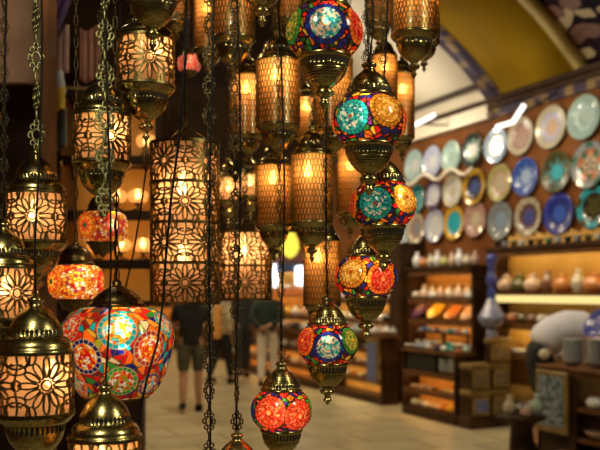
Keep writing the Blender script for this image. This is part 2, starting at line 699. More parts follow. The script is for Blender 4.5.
RED, ORG, YEL, NAV = (.72, .02, .015), (.90, .20, .02), (.92, .58, .05), (.02, .02, .22)
GRN, TEA, CYA, WHI = (.05, .33, .05), (.01, .36, .42), (.18, .68, .74), (.85, .80, .72)
PUR, LIM, BLU, CRL = (.12, .02, .16), (.36, .42, .03), (.015, .04, .42), (.82, .07, .03)
BLK = (.018, .010, .008)
TILES = [RED, ORG, RED, YEL, NAV, GRN, RED, ORG, PUR, NAV, LIM, (.35, .01, .02), (.02, .12, .03), NAV]
B_CYAN = [CYA, WHI, TEA, WHI, (.02, .2, .38), (.7, .5, .3), (.05, .4, .5)]
B_TEAL = [TEA, (.05, .5, .6), WHI, TEA, (.01, .12, .25), CYA]
B_GOLD = [(.80, .48, .08), (.62, .30, .03), (.9, .62, .2), (.5, .2, .02)]
B_GREEN = [(.45, .45, .05), (.2, .35, .04), (.7, .6, .15), (.1, .2, .03)]
B_RED = [RED, CRL, (.8, .2, .1), (.55, .01, .01)]
MPAL = {
    'cyan': dict(ring=BLU, ring2=NAV, beads=B_CYAN, center=(.25, .85, .8)),
    'teal': dict(ring=TEA, beads=B_TEAL, center=(.3, .1, .05)),
    'gold': dict(ring=(.55, .22, .02), beads=B_GOLD, center=(.35, .05, .01)),
    'green': dict(ring=GRN, beads=B_GREEN, center=YEL),
    'red': dict(ring=ORG, beads=B_RED, center=(.9, .4, .1)),
    'coral': dict(ring=CRL, beads=[CRL, (.85, .13, .03), (.9, .30, .14), RED, (.5, .02, .01)], center=(1, .5, .2)),
    'blue': dict(ring=NAV, beads=[BLU, TEA, NAV], center=CYA),
}
MCAP = [(.62, .60), (.67, .63), (.68, .67), (.65, .71), (.62, .72), (.61, .74), (.60, .85), (.585, .87), (.57, .89), (.53, .97), (.45, 1.09),
        (.35, 1.19), (.26, 1.27), (.19, 1.33), (.15, 1.38), (.15, 1.42), (.2, 1.46), (.2, 1.51), (.12, 1.55), (.06, 1.58), (.05, 1.66), (0, 1.67)]
MCUP = [(.62, -.58), (.68, -.61), (.69, -.66), (.66, -.7), (.645, -.71), (.64, -.73), (.62, -.88), (.605, -.9), (.6, -.93), (.56, -1.05), (.48, -1.17),
        (.37, -1.29), (.27, -1.37), (.2, -1.42), (.18, -1.46), (.18, -1.5)]
MFIN = [(.18, -1.48), (.25, -1.52), (.25, -1.58), (.2, -1.63), (.11, -1.66), (.1, -1.78), (.14, -1.81), (.14, -1.86), (.08, -1.9), (.05, -1.98), (0, -2.0)]


def grooved(prof, i0, i1, n, amp=.022):
    """turned rings cut into the brass between two profile points"""
    out = prof[:i0 + 1]
    for (r0, z0), (r1, z1) in zip(prof[i0:i1], prof[i0 + 1:i1 + 1]):
        for k in range(1, n + 1):
            q0, q1, q2 = (k - .45) / n, (k - .22) / n, k / n
            at = lambda q: (r0 + (r1 - r0) * q, z0 + (z1 - z0) * q)
            out.append(at(q0))
            g = at(q1); out.append((g[0] * (1 - amp), g[1]))
            out.append(at(q2))
    return out + prof[i1 + 1:]


MCUP = grooved(MCUP, 8, 11, 2)
MCAP = grooved(MCAP, 8, 11, 2)


def mosaic_lamp(label, x, y, rpx, d, meds, seed, power=.12, off=(0, -.3, 0), **hk):
    zl = -2.0
    t, s, loc = lamp_base('mosaic_lamp', label, x, y, rpx, d, zl, 'small round mosaic glass lamps')
    put('cap', lathe_mesh('mcap', MCAP, BRASS, 144, ((5, 6),), 36, .05, -zl), t)
    put('cup', lathe_mesh('mcup', MCUP, BRASS, 144, ((5, 6),), 36, .05, -zl), t)
    put('finial', lathe_mesh('mfin', MFIN, BRASS, 24, dz=-zl), t)
    prof = []
    for i in range(19):
        z = -.64 + 1.28 * i / 18
        prof.append((math.sqrt(max(0, 1 - (z / .8) ** 2)), z))
    ml = [med(p, l, r, **MPAL[k]) for p, l, r, k in meds]
    me = color_lathe('mosaic_globe', prof, GLASSM, lambda V: mosaic_colors(V, ml, TILES, BLK, seed, 170, .026))
    put('mosaic_globe', me, t, (0, 0, -zl))
    inner_light(t, -zl, power, s, off, (1, .70, .40))
    hk.setdefault('mat', CHAIND); hk.setdefault('link', .036)
    hang(t, s, loc, -zl + 1.6, seed=seed, **hk)
    return t, s, loc


# ================================================================== THE LAMPS
# --- brass filigree lanterns on the left
DF = 1.66
filigree_lantern('brass filigree lantern cut by the top edge, only its bowl and finial showing', 153, -32, 29, 1.70, hook=True, link=.04, seed=3)
filigree_lantern('upper brass filigree lantern left of centre with a long drop ornament under its bowl', 146, 64, 27.5, 1.92, power=.2, rot=.12, tassel=True, cord=False, link=.04, seed=5)
filigree_lantern('brass filigree lantern half behind the greenish ornate chain, lower left of the top one', 102, 140, 27.5, 1.88, power=.2, rot=.3, mat=CHAIND, link=.04, cord=False, seed=6)
filigree_lantern('brass filigree lantern with onion dome hanging near the left edge on a greenish chain', 36.5, 218, 28.5, 1.86, power=.2, rot=-.15, mat=CHAINB, link=.064, fat=1.5, cord=False, top_dx=-.006, seed=8)
filigree_lantern('brass filigree lantern partly cut off by the left edge of the photo', 4, 293, 30, 1.74, power=.17, rot=.4, link=.036, seed=9)
t6, s6, l6 = filigree_lantern('largest brass filigree lantern, lower left corner in front of the big mosaic lamp', 35.5, 382, 36, 1.66, power=.24, rot=.28, chain=False, seed=11)
t7, s7, l7 = filigree_lantern('brass filigree lantern at the bottom edge below the big mosaic lamp', 105, 466, 34.5, 1.64, power=.24, rot=.1, mat=CHAINB, link=.060, fat=1.5, z_orn=(466 - 215) / FPX * 1.64 + 2.86 * 34.5 * 1.64 / FPX, seed=13)
filigree_lantern('lantern on the long dark ornate chain crossing the tall cylinder lamp', 209, 566, 30, 1.62, power=.15, link=.044, mat=CHAIND, fat=1.3, seed=15)
filigree_lantern('brass lantern at bottom centre with only its cap showing under a dark ornate chain', 237, 497, 27, 1.86, power=.15, link=.046, mat=CHAIND, fat=1.3, top_dx=-.012, seed=17)
# two lanterns far back in the warm gap
filigree_lantern('small blurred filigree lantern glowing just right of the tall cylinder', 228, 190, 13.5, 3.0, power=.24, cord=False, seed=19, link=.04)
filigree_lantern('small blurred filigree lantern glowing above the short cylinder lamp', 250, 186, 12.5, 3.15, power=.24, cord=False, seed=20, link=.04)


def cylinder_lamp(label, x, y, rpx, d, half, rows, cols, power, nb):
    t, s, loc = lamp_base('cylinder_lamp', label, x, y, rpx, d, -half)
    k = 'c%d' % rows
    put('glass_shade', tube_shade('opal_' + k, half, OPAL), t, (0, 0, half))
    put('filigree_cage', filigree_mesh('fili_' + k, cols, rows, half, .020), t, (0, 0, half))
    mb = MB()
    for i in range(3):
        a = 2 * PI * i / 3 + .3
        mb.tube([(math.cos(a), math.sin(a), 2 * half), (.5 * math.cos(a), .5 * math.sin(a), 2 * half + .35), (0, 0, 2 * half + .6)], .02, 5)
    mb.ball((0, 0, 2 * half + .62), .09)
    mb.build('spider_fitting', BRASSD, t)
    for i in range(nb):
        inner_light(t, half, power * (1, .3)[i], s, (-.05, -.35, half * (.40, -.45)[i]))  # where there are two, the lower weaker bulb is added to lighten the shade
    hang(t, s, loc, 2 * half + .6, link=.03, mat=CHAIND, cord=True, seed=int(x))


cylinder_lamp('tall cylinder lamp with four bands of pierced rosettes', 185, 224, 33, 2.25, 2.39, 4, 5, .55, 2)
cylinder_lamp('short blurred cylinder lamp with two bands of pierced rosettes', 245, 266, 26, 2.86, 1.27, 2, 5, .75, 1)

# --- honeycomb lanterns
NL = [
    ('honeycomb lantern at top centre left, directly above two glowing ones', 233, 3, 21, 2.38, 1.72),
    ('narrow honeycomb lantern half hidden left of the top centre one', 208, 24, 14, 2.75, 1.9),
    ('honeycomb lantern with a bright bulb spot left of its larger neighbour', 247, 106, 16, 2.7, 1.8),
    ('large honeycomb lantern left of and below the topmost mosaic lamp', 278, 94, 21, 2.45, 1.5),
    ('honeycomb lantern cut by the top edge behind the topmost mosaic lamp', 290, -8, 17, 2.75, 1.75),
    ('honeycomb lantern above the short cylinder lamp, upper left of a pair', 274, 196, 18, 2.6, 1.64),
    ('honeycomb lantern in the middle, right one of the side by side pair', 312, 189, 20, 2.5, 1.65),
    ('lowest honeycomb lantern, beside the mosaic lamp with gold and red discs', 322, 273, 18, 2.72, 1.75),
    ('honeycomb lantern hidden partly behind the two upper mosaic lamps', 333, 96, 19, 2.6, 1.75),
    ('honeycomb lantern cut by the top edge right of the topmost mosaic lamp', 379, -10, 13.5, 2.8, 2.5),
    ('largest honeycomb lantern at the top right of the cluster', 414, 5, 22, 2.3, 1.35),
    ('honeycomb lantern just behind the largest one at top right', 424, 16, 15, 2.75, 1.75),
    ('honeycomb lantern behind the dome of the second mosaic lamp', 384, 80, 13, 2.95, 1.75),
    ('rightmost low honeycomb lantern with bright bulb behind the second mosaic lamp', 402, 106, 12, 3.06, 2.6),
    ('honeycomb lantern just left of the third mosaic lamp', 350, 182, 13, 2.8, 2.4),
    ('narrow dim honeycomb lantern in the gap left of the second mosaic lamp', 306, 118, 11, 2.95, 1.75),
    ('yellow glowing lantern with dark bowl at the top, right of the drop ornament', 176, -4, 13, 2.8, 1.55),
]
for (lb, x, y, r, d, h) in NL:
    net_lantern(lb, x, y, r, d, power=.31 * (r * d / 45), half=h, fat=1.1)

# --- mosaic lamps
mosaic_lamp('topmost round mosaic lamp with a cyan disc ringed in dark blue', 324.5, 33, 38.5, 1.66,
            [(2, -.03, .54, 'cyan'), (-66, .12, .5, 'green'), (66, .1, .5, 'red'), (130, 0, .5, 'gold'), (-130, 0, .5, 'teal')], 31, .085, (.1, -.1, .3))
mosaic_lamp('second mosaic lamp from the top with teal and gold discs and bright gap', 369, 121, 37.5, 1.74,
            [(-29, -.05, .48, 'teal'), (31, .22, .5, 'gold'), (92, 0, .5, 'red'), (-95, 0, .45, 'red'), (150, 0, .5, 'gold')], 33, .10, (-.05, -.35, .0), top_dx=.008)
mosaic_lamp('third mosaic lamp from the top with a bright turquoise disc', 383, 205, 33.5, 1.9,
            [(-14, -.05, .5, 'teal'), (46, .2, .46, 'gold'), (-78, .05, .46, 'red'), (110, 0, .5, 'red'), (175, 0, .5, 'gold')], 36, .085, (.4, -.1, 0))
mosaic_lamp('fourth mosaic lamp from the top with gold disc left and red disc right', 366, 277, 31.5, 2.0,
            [(-29, .18, .5, 'gold'), (32, -.1, .52, 'red'), (-92, 0, .45, 'coral'), (95, 0, .5, 'blue'), (170, 0, .5, 'gold')], 38, .09, (.05, -.35, 0))
mosaic_lamp('fifth mosaic lamp from the top with cyan disc between red and gold ones', 327.5, 344, 30.5, 1.98,
            [(2, -.06, .52, 'cyan'), (-56, .18, .5, 'red'), (56, .22, .46, 'green'), (125, 0, .5, 'red'), (-125, 0, .5, 'gold')], 41, .085, (0, -.1, .2), top_dx=-.02)
mosaic_lamp('lowest mosaic lamp, glowing coral red, hanging alone at bottom centre', 281.5, 410, 31, 1.95,
            [(-24, .05, .56, 'coral'), (36, -.12, .52, 'coral'), (-92, 0, .45, 'blue'), (92, .1, .46, 'green'), (170, 0, .5, 'red')], 43, .11, (.02, -.38, -.05), top_dx=-.02)

mosaic_lamp('mosaic lamp above the top edge showing only its finial, left of the topmost one', 262, -41, 34, 1.78,
            [(0, 0, .5, 'green'), (90, 0, .5, 'red'), (180, 0, .5, 'gold'), (-90, 0, .5, 'teal')], 47, .08)
# big mosaic lamp
def big_mosaic():
    zl = -.8
    t, s, loc = lamp_base('large_mosaic_lamp', 'big drum shaped mosaic lamp with many coloured discs, lower left', 117, 352, 57, 2.0, zl)
    prof = [(.44, .80), (.62, .77), (.80, .68), (.93, .52), (.99, .36), (1.0, .26), (.98, .08), (.92, -.16), (.83, -.42), (.72, -.63), (.62, -.74), (.54, -.78)]
    def rad(z):
        for (r0, z0), (r1, z1) in zip(prof[:-1], prof[1:]):
            if z1 <= z <= z0:
                return r0 + (r1 - r0) * (z0 - z) / (z0 - z1)
        return .6
    ml = []
    def md(px, py, r, ring, beads, center, **k):
        z = (352 - py) / 57
        R = rad(z)
        sx = max(-1, min(1, (px - 117) / 57 / R))
        a = math.asin(sx)
        ml.append(dict(c=(R * math.sin(a), -R * math.cos(a), z), n=(math.sin(a), -math.cos(a), .15), r=r, ring=ring, beads=beads, center=center, rows=5, nt=17, **k))
    mix = [ORG, WHI, YEL, RED, CYA]
    md(87, 353, .30, NAV, [ORG, WHI, YEL, RED], RED)
    md(117, 327, .32, TEA, [WHI, CYA, ORG, YEL], WHI)
    md(148, 346, .30, (.45, .04, .03), [WHI, ORG, YEL, CRL], YEL)
    md(79, 379, .24, ORG, mix, YEL)
    md(121, 377, .27, GRN, [ORG, WHI, RED, LIM], RED)
    md(148, 382, .22, PUR, mix, WHI)
    md(72, 326, .26, RED, [WHI, CRL, ORG], CYA)
    md(163, 322, .24, TEA, mix, ORG)
    for i in range(5):
        a = PI / 2 + .5 + i * .55
        R = rad(.1)
        ml.append(dict(c=(R * math.sin(a + .6), -R * math.cos(a + .6), .1), n=(math.sin(a + .6), -math.cos(a + .6), 0), r=.28, ring=NAV, beads=mix, center=RED, rows=5, nt=17))
    pal = [RED, ORG, RED, YEL, NAV, (.4, .01, .01), ORG, TEA, LIM, (.75, .6, .4), NAV, RED, (.3, .02, .02), (.85, .35, .04), GRN]
    me = color_lathe('mosaic_drum', prof, GLASSM, lambda V: mosaic_colors(V, ml, pal, (.13, .08, .045), 51, 330, .012, medgrout=(.50, .40, .28)) ** 1.15, nu=420)
    put('mosaic_drum', me, t, (0, 0, -zl))
    put('cap', lathe_mesh('bigcap', [(.47, .79), (.5, .82), (.47, .86), (.43, .88), (.42, .93), (.36, 1.0), (.25, 1.08), (.14, 1.14), (.08, 1.17), (.09, 1.22), (.05, 1.26), (0, 1.27)], BRASSD, 48, dz=-zl), t)
    mb = MB(); mb.lathe([(.53, -.80), (.56, -.80), (.56, -.75), (.53, -.75)], 48)
    o = mb.build('bottom_rim', BRASSD, t, (0, 0, -zl))
    inner_light(t, -zl, .16, s, (.1, -.35, .1), (1, .88, .72))
    hang(t, s, loc, -zl + 1.22, style='plain', link=.032, mat=CHAIND, fat=1.3, top_dx=-.01, seed=4)
big_mosaic()


def bead_lamp(label, x, y, rpx, d, seed, power, pal, flowers, off=(.1, -.3, 0)):
    zl = -1.25
    t, s, loc = lamp_base('beaded_lamp', label, x, y, rpx, d, zl)
    prof = [(.62, .62), (.8, .57), (.93, .42), (.99, .2), (1, 0), (.99, -.2), (.93, -.42), (.8, -.57), (.62, -.62)]
    me = color_lathe('beaded_globe', prof, GLASSM, lambda V: mosaic_colors(V, flowers, pal, (.22, .04, .01), seed, 620, .012, split=False), nu=200)
    put('beaded_globe', me, t, (0, 0, -zl))
    put('cap', lathe_mesh('bcap', [(.64, .60), (.68, .64), (.66, .7), (.6, .72), (.6, .84), (.56, .95), (.46, 1.13), (.3, 1.26), (.15, 1.34), (.1, 1.38), (.12, 1.44), (.05, 1.5), (0, 1.51)], BRASSD, 48, dz=-zl), t)
    put('cup', lathe_mesh('bcup', [(.64, -.6), (.68, -.64), (.66, -.7), (.6, -.74), (.5, -.9), (.3, -1.05), (.12, -1.12), (.1, -1.2), (0, -1.25)], BRASSD, 48, dz=-zl), t)
    inner_light(t, -zl, power, s, off, (1, .72, .42))
    hang(t, s, loc, -zl + 1.45, style='plain', link=.03, mat=CHAIND, fat=1.2, cord=False, seed=seed)

orp = [ORG, YEL, WHI, (.6, .03, .02), (.8, .35, .05), (.95, .75, .4), (.45, .05, .1), ORG, (.9, .5, .1)]
fl1 = [med(-60, .02, .5, (.9, .3, .03), [(.95, .55, .05), (.85, .08, .03)], (.02, .12, .08), .62, flower=8), med(72, .02, .42, (.8, .05, .05), [(.9, .4, .1), RED], (.5, .02, .02), .62, flower=8)]
fl2 = [med(-46, .02, .52, (.9, .25, .03), [(.9, .1, .05), (.95, .5, .05)], (.01, .2, .12), .62, flower=8), med(30, .02, .4, (.6, .1, .08), [(.8, .5, .4), CRL], (.6, .3, .1), .62, flower=6)]
bead_lamp('orange beaded glass lamp with speckled middle above the large filigree lantern', 76, 282, 27.5, 2.2, 61, .15, orp, fl1)
bead_lamp('red orange beaded glass lamp with green flower centre, blurred, behind the chain', 103, 227, 24.5, 2.55, 63, .16, orp, fl2, (.3, .2, .1))
bead_lamp('small pinkish beaded lamp blurred in the dark upper left of centre', 189, 64, 12, 2.95, 65, .05, [(.6, .12, .1), (.75, .3, .25), (.5, .08, .1)], [])

# loose black flex in front of the tall cylinder
mb = MB()
fp = [(190, -25), (186, 50), (179, 140), (171, 200), (166, 255), (163, 300), (158, 340), (148, 375), (141, 405), (138, 428), (141, 455), (150, 480), (160, 520)]
pp = [P(x, y, 1.72) for x, y in fp]
pp[0] = Vector((pp[0].x, pp[0].y, ZC))
mb.tube(pp, .0026, 6)
tag(mb.build('black_cable', CORD), 'loose black cable hanging in a curve in front of the tall cylinder lamp', 'cable')
mb = MB()
pp = [P(x, y, 2.35) for x, y in [(150, 120), (146, 170), (140, 215), (133, 255), (125, 290), (121, 330)]]
pp[0] = Vector((pp[0].x, pp[0].y, ZC))
mb.tube(pp, .0026, 6)
tag(mb.build('black_cable', CORD), 'slanting black cable behind the drop ornament, left of the tall cylinder lamp', 'cable')

# ceiling of the stall that all chains hang from
mb = MB(); mb.box((-.35, .55, ZC), (2.75, 3.15, ZC + .08))
struct('ceiling_1', mb, WOOD)
# ================================================================== THE HALL
XW = 6.9          # right wall plane
Y0, Y1 = 2.5, 34.0
# --- floor of stone slabs
m, nt, out = nodes_of('stone_slabs')
tc = N(nt, 'TexCoord')
mp = N(nt, 'Mapping'); mp.inputs['Rotation'].default_value = (0, 0, .0)
nt.links.new(tc.outputs['Object'], mp.inputs['Vector'])
bk = N(nt, 'TexBrick', Scale=1.0)
bk.inputs['Color1'].default_value = (.60, .54, .37, 1); bk.inputs['Color2'].default_value = (.52, .46, .30, 1)
bk.inputs['Mortar'].default_value = (.10, .075, .035, 1)
bk.inputs['Mortar Size'].default_value = .012
bk.inputs['Brick Width'].default_value = .9; bk.inputs['Row Height'].default_value = .6
nt.links.new(mp.outputs[0], bk.inputs['Vector'])
no = N(nt, 'TexNoise', Scale=2.3, Detail=5.0)
nt.links.new(tc.outputs['Object'], no.inputs['Vector'])
mx = N(nt, 'MixRGB', blend_type='MULTIPLY', Fac=.6)
nt.links.new(bk.outputs['Color'], mx.inputs[1])
rp = N(nt, 'ValToRGB'); rp.color_ramp.elements[0].position = .3; rp.color_ramp.elements[1].position = .7
rp.color_ramp.elements[0].color = (.55, .5, .4, 1); rp.color_ramp.elements[1].color = (1, 1, 1, 1)
nt.links.new(no.outputs['Fac'], rp.inputs['Fac']); nt.links.new(rp.outputs['Color'], mx.inputs[2])
p = N(nt, 'BsdfPrincipled', Roughness=.32)
nt.links.new(mx.outputs[0], p.inputs['Base Color']); nt.links.new(p.outputs[0], out.inputs[0])
mb = MB(); mb.box((-1.6, -2.0, -.06), (XW + .3, Y1, 0)); struct('floor', mb, m)

PLASTER = pmat('olive_plaster', (.30, .17, .002), (.36, .21, .004), rough=.7, scale=.8, spec=.1)
WHITEP = pmat('cream_plaster', (.78, .66, .48), (.86, .75, .57), rough=.6, scale=1.2)
CREAM = pmat('cream_moulding', (.50, .36, .10), (.56, .42, .14), rough=.5)
DARKP = pmat('painted_vault_ground', (.012, .007, .026), (.035, .012, .022), rough=.7, scale=3, spec=.1)
RUST = pmat('painted_rust', (.16, .045, .012), (.22, .07, .02), rough=.5)
LEAFC = pmat('painted_cream', (.50, .38, .17), (.56, .44, .22), rough=.5)
LAMPBLK = pmat('blackened_beam', (.03, .02, .012), (.06, .04, .02), rough=.5, scale=4)


def border_mat(name, sc_):
    m, nt, out = nodes_of(name)
    tc = N(nt, 'TexCoord')
    vo = N(nt, 'TexVoronoi', Scale=sc_, feature='F1', distance='CHEBYCHEV')
    nt.links.new(tc.outputs['Object'], vo.inputs['Vector'])
    rp = N(nt, 'ValToRGB')
    e = rp.color_ramp.elements
    e[0].position = .28; e[0].color = (.22, .14, .045, 1); e[1].position = .42; e[1].color = (.03, .014, .045, 1)
    x = e.new(.36); x.color = (.11, .045, .05, 1)
    nt.links.new(vo.outputs['Distance'], rp.inputs['Fac'])
    p = N(nt, 'BsdfPrincipled', Roughness=.5)
    nt.links.new(rp.outputs[0], p.inputs['Base Color']); nt.links.new(p.outputs[0], out.inputs[0])
    return m
BORDER = border_mat('painted_border', 5.0)

# --- right wall
mb = MB(); mb.box((XW, -2.0, 0), (XW + .2, Y1, 4.14)); struct('wall_right', mb, WALLW)
mb = MB(); mb.box((-1.6, Y1, 0), (XW + .2, Y1 + .2, 6.2)); struct('wall_back', mb, AMBERD)
mb = MB(); mb.box((-1.6, -2.0, 0), (-1.5, Y1, 5.2)); struct('wall_left', mb, WOODM)
# cornice
mb = MB()
mb.box((XW - .10, Y0, 4.02), (XW, Y1, 4.08)); mb.box((XW - .16, Y0, 4.08), (XW, Y1, 4.14))
struct('trim_1', mb, WOOD)
mb = MB(); mb.box((XW - .05, Y0, 3.90), (XW, Y1, 4.02)); struct('trim_2', mb, BORDER)

# --- vault in bays along the hall
VX, VR, VS = 3.2, 5.05, math.asin(3.7 / 5.05)
VZ = 4.14 - VR * math.cos(VS)


def vault(name, ya, yb, dr, mat, n=40, kind='structure', thick=.12):
    mb = MB()
    r = VR - dr
    vs, fs = [], []
    for k in range(n + 1):
        a = -VS * 1.12 + 2.24 * VS * k / n
        for rr, y in ((r, ya), (r, yb), (r + thick, yb), (r + thick, ya)):
            vs.append((VX + rr * math.sin(a), y, VZ + rr * math.cos(a)))
    for k in range(n):
        for j in range(4):
            fs.append((k * 4 + j, k * 4 + (j + 1) % 4, k * 4 + 4 + (j + 1) % 4, k * 4 + 4 + j))
    mb.add(vs, fs)
    o = mb.build(name, mat)
    return tag(o, kind='structure')


def vpt(a, y, dr=0.0):
    return Vector((VX + (VR - dr) * math.sin(a), y, VZ + (VR - dr) * math.cos(a)))


# near painted bay, its leaves and flowers are part of the painting
mb = MB()
vs, fs = [], []
n = 40
for k in range(n + 1):
    a = -VS * 1.12 + 2.24 * VS * k / n
    for y in (-2.0, 7.05):
        vs.append(vpt(a, y))
for k in range(n):
    fs.append((2 * k, 2 * k + 1, 2 * k + 3, 2 * k + 2))
mb.add(vs, fs)
def painted(pxs, Yc, w, mi, lift):
    """a brush stroke on the vault: list of (angle, y)"""
    mb.m = mi
    m_ = len(pxs)
    v2, f2 = [], []
    for k, (a, y) in enumerate(pxs):
        a0, y0 = pxs[max(0, k - 1)]; a1, y1 = pxs[min(m_ - 1, k + 1)]
        da, dy = (a1 - a0) * VR, y1 - y0
        L = math.hypot(da, dy) or 1
        ww = w * (math.sin(PI * (k + .35) / (m_ - .3)) ** .7)
        v2.append(vpt(a + dy / L * ww / VR, y - da / L * ww, lift)); v2.append(vpt(a - dy / L * ww / VR, y + da / L * ww, lift))
    for k in range(m_ - 1):
        f2.append((2 * k, 2 * k + 1, 2 * k + 3, 2 * k + 2))
    mb.add(v2, f2); mb.m = 0
rr = random.Random(5)
def v_from_px(x, y, it=0):
    # ray against the vault cylinder
    d0, d1 = 3.0, 14.0
    for _ in range(60):
        d = (d0 + d1) / 2
        q = P(x, y, d)
        if math.hypot(q.x - VX, q.z - VZ) > VR: d1 = d
        else: d0 = d
    q = P(x, y, d0)
    return math.atan2(q.x - VX, q.z - VZ), q.y
def stroke(pts, w, mi, lift=.012):
    q = [v_from_px(x, y) for x, y in pts]
    painted(q, 0, w, mi, lift)
stroke([(559, 34), (562, 27), (566, 20), (569, 12), (570, 6)], .075, 2)
stroke([(575, 11), (583, 13), (591, 12), (596, 15)], .06, 2)
stroke([(565, 49), (573, 53), (583, 54), (592, 51), (596, 53)], .075, 2)
stroke([(598, 10), (606, 6), (612, 12)], .06, 2)
stroke([(533, 12), (545, 13), (557, 11), (566, 14)], .10, 1)
stroke([(568, 45), (575, 38), (582, 30), (588, 24)], .10, 1)
stroke([(583, 32), (592, 30), (602, 27)], .10, 1)
stroke([(560, 2), (570, 3), (580, 0)], .10, 1)
stroke([(585, 66), (592, 70), (600, 69)], .08, 1)
for _ in range(60):
    a, y = rr.uniform(-VS, VS * .55), rr.uniform(2.6, 7.0)
    b = rr.uniform(0, 6.28); L = rr.uniform(.15, .35)
    painted([(a + L * math.cos(b) * q / VR, y + L * math.sin(b) * q) for q in (-1, -.4, .2, 1)], 0, .06, rr.choice((1, 1, 2)), .012)
tag(mb.build('ceiling_2', [DARKP, RUST, LEAFC]), kind='structure')
vault('ceiling_3', 7.02, 7.14, .11, CREAM)                      # pale edge of the arch
vault('ceiling_4', 7.14, 8.42, .10, PLASTER)
vault('ceiling_5', 8.42, 8.72, .12, BORDER)
vault('ceiling_6', 8.72, 11.4, .0, WHITEP)
vault('ceiling_7', 11.4, 12.4, .14, LAMPBLK)
vault('ceiling_8', 12.4, 17.0, .0, PLASTER)
vault('ceiling_9', 17.0, 18.0, .14, LAMPBLK)
vault('ceiling_10', 18.0, Y1, .0, PLASTER)
# moulding between the white wall strip and the vault
mb = MB(); mb.box((6.66, 8.75, 4.30), (6.80, 11.4, 4.36)); struct('trim_9', mb, LAMPBLK)
mb = MB(); mb.box((6.78, 8.75, 3.9), (6.90, 11.4, 4.32)); struct('trim_10', mb, WHITEP)

# --- bracket lamps like a bent white tube
for (pts, lb) in ((((497, 127), (513, 122), (524, 105)), 'bent white tube lamp above the pale plates on the right'),
                  (((396, 129), (413, 126), (434, 115)), 'bent white tube lamp beside the largest honeycomb lanterns')):
    pp = [on_x(x, y, 6.2) for x, y in pts]
    t = thing('tube_lamp', lb, 'lamp', pp[1], 0, 'bent tube lamps over the plate wall')
    mb = MB(); mb.tube([q - pp[1] for q in pp], .028, 8); mb.build('light_tube', TUBEW, t)
    mb = MB(); mb.tube([Vector((0, 0, .03)), Vector((XW - .06 - pp[1].x, 0, 3.97 - pp[1].z))], .015, 6); mb.build('bracket', LAMPBLK, t)
    li = bpy.data.lights.new('tube_light', 'POINT'); li.energy = 14; li.color = (1, .92, .75); li.shadow_soft_size = .06
    lo = bpy.data.objects.new('tube_light', li); COL.objects.link(lo); lo.parent = t; lo.location = (-.12, 0, -.1)

# --- plates on the wall
C_ = dict(white=(.80, .80, .78), aqua=(.55, .72, .70), teal=(.02, .36, .38), turq=(.05, .50, .58), blue=(.06, .14, .48), deep=(.045, .06, .30), lav=(.60, .62, .78),
          cream=(.66, .58, .42), gray=(.36, .38, .38), pink=(.55, .34, .28), peach=(.72, .50, .36), olive=(.12, .11, .03), yel=(.80, .48, .02), lime=(.55, .52, .18),
          black=(.02, .02, .02), brown=(.24, .10, .05), orange=(.62, .22, .05), green=(.06, .22, .12), purple=(.13, .05, .12), lgreen=(.45, .58, .50), lblue=(.38, .52, .68))
PLATES = [  # row, x, y, half height px, rim, mid, centre, how it looks
    (1, 583, 117, 23, 'lgreen', 'aqua', 'lgreen', 'large pale green speckled plate', 'mottle'),
    (1, 550, 127, 22, 'cream', 'lav', 'peach', 'grey cream plate with a blue ring and peach centre', ''),
    (1, 519.5, 136, 19.5, 'cream', 'pink', 'pink', 'cream rimmed plate with a pinkish brown middle', ''),
    (1, 495, 145.5, 18, 'lblue', 'white', 'peach', 'pale blue rimmed plate with a peach white middle', ''),
    (1, 471.5, 150.5, 18, 'black', 'green', 'white', 'black rimmed plate with a bright white middle', ''),
    (1, 450, 157, 16.5, 'lgreen', 'aqua', 'lgreen', 'pale grey green plate', ''),
    (1, 431, 162, 16.5, 'lav', 'lav', 'white', 'pale lavender plate with a bright white middle', ''),
    (1, 413, 166, 16.5, 'aqua', 'aqua', 'white', 'pale aqua plate', ''),
    (2, 588, 165, 24, 'gray', 'orange', 'peach', 'dark rimmed plate with orange and green flowers', 'flower'),
    (2, 555, 172, 21.5, 'olive', 'olive', 'turq', 'dark olive plate with a turquoise middle', ''),
    (2, 524, 177, 19.5, 'blue', 'blue', 'lblue', 'bright blue plate with a paler middle', ''),
    (2, 498.5, 183, 19, 'lime', 'peach', 'cream', 'yellow green rimmed plate with pink and cream stripes', 'mottle'),
    (2, 473, 187, 18.5, 'yel', 'black', 'blue', 'vivid yellow rimmed plate with a black and blue middle', 'mottle'),
    (2, 451.5, 191, 16.5, 'cream', 'white', 'cream', 'cream white plate', ''),
    (2, 432, 195, 16, 'purple', 'lav', 'white', 'dark purple rimmed plate with a pale middle', ''),
    (2, 416, 199, 14.3, 'teal', 'teal', 'teal', 'plain teal plate', ''),
    (3, 592, 207, 22, 'turq', 'black', 'olive', 'turquoise segmented plate with a dark lower half', 'flower'),
    (3, 557.5, 214, 21.5, 'deep', 'deep', 'blue', 'deep blue plate with fine rings', 'rings'),
    (3, 527, 217, 20, 'cream', 'brown', 'blue', 'cream rimmed plate with a brown and blue middle', 'mottle'),
    (3, 499, 221, 19.5, 'gray', 'gray', 'lblue', 'shiny dark grey plate', 'mottle'),
    (3, 474, 219.5, 18, 'pink', 'pink', 'cream', 'pinkish grey plate', ''),
    (3, 453, 223, 17.4, 'yel', 'turq', 'turq', 'yellow rimmed plate with a turquoise middle', ''),
    (3, 433.5, 226, 16.8, 'lav', 'white', 'white', 'lavender white plate', ''),
    (3, 415, 229, 16, 'cream', 'pink', 'gray', 'beige grey plate', ''),
    (3, 400.5, 234, 13, 'lblue', 'lblue', 'white', 'light blue plate beside the fourth mosaic lamp', ''),
]
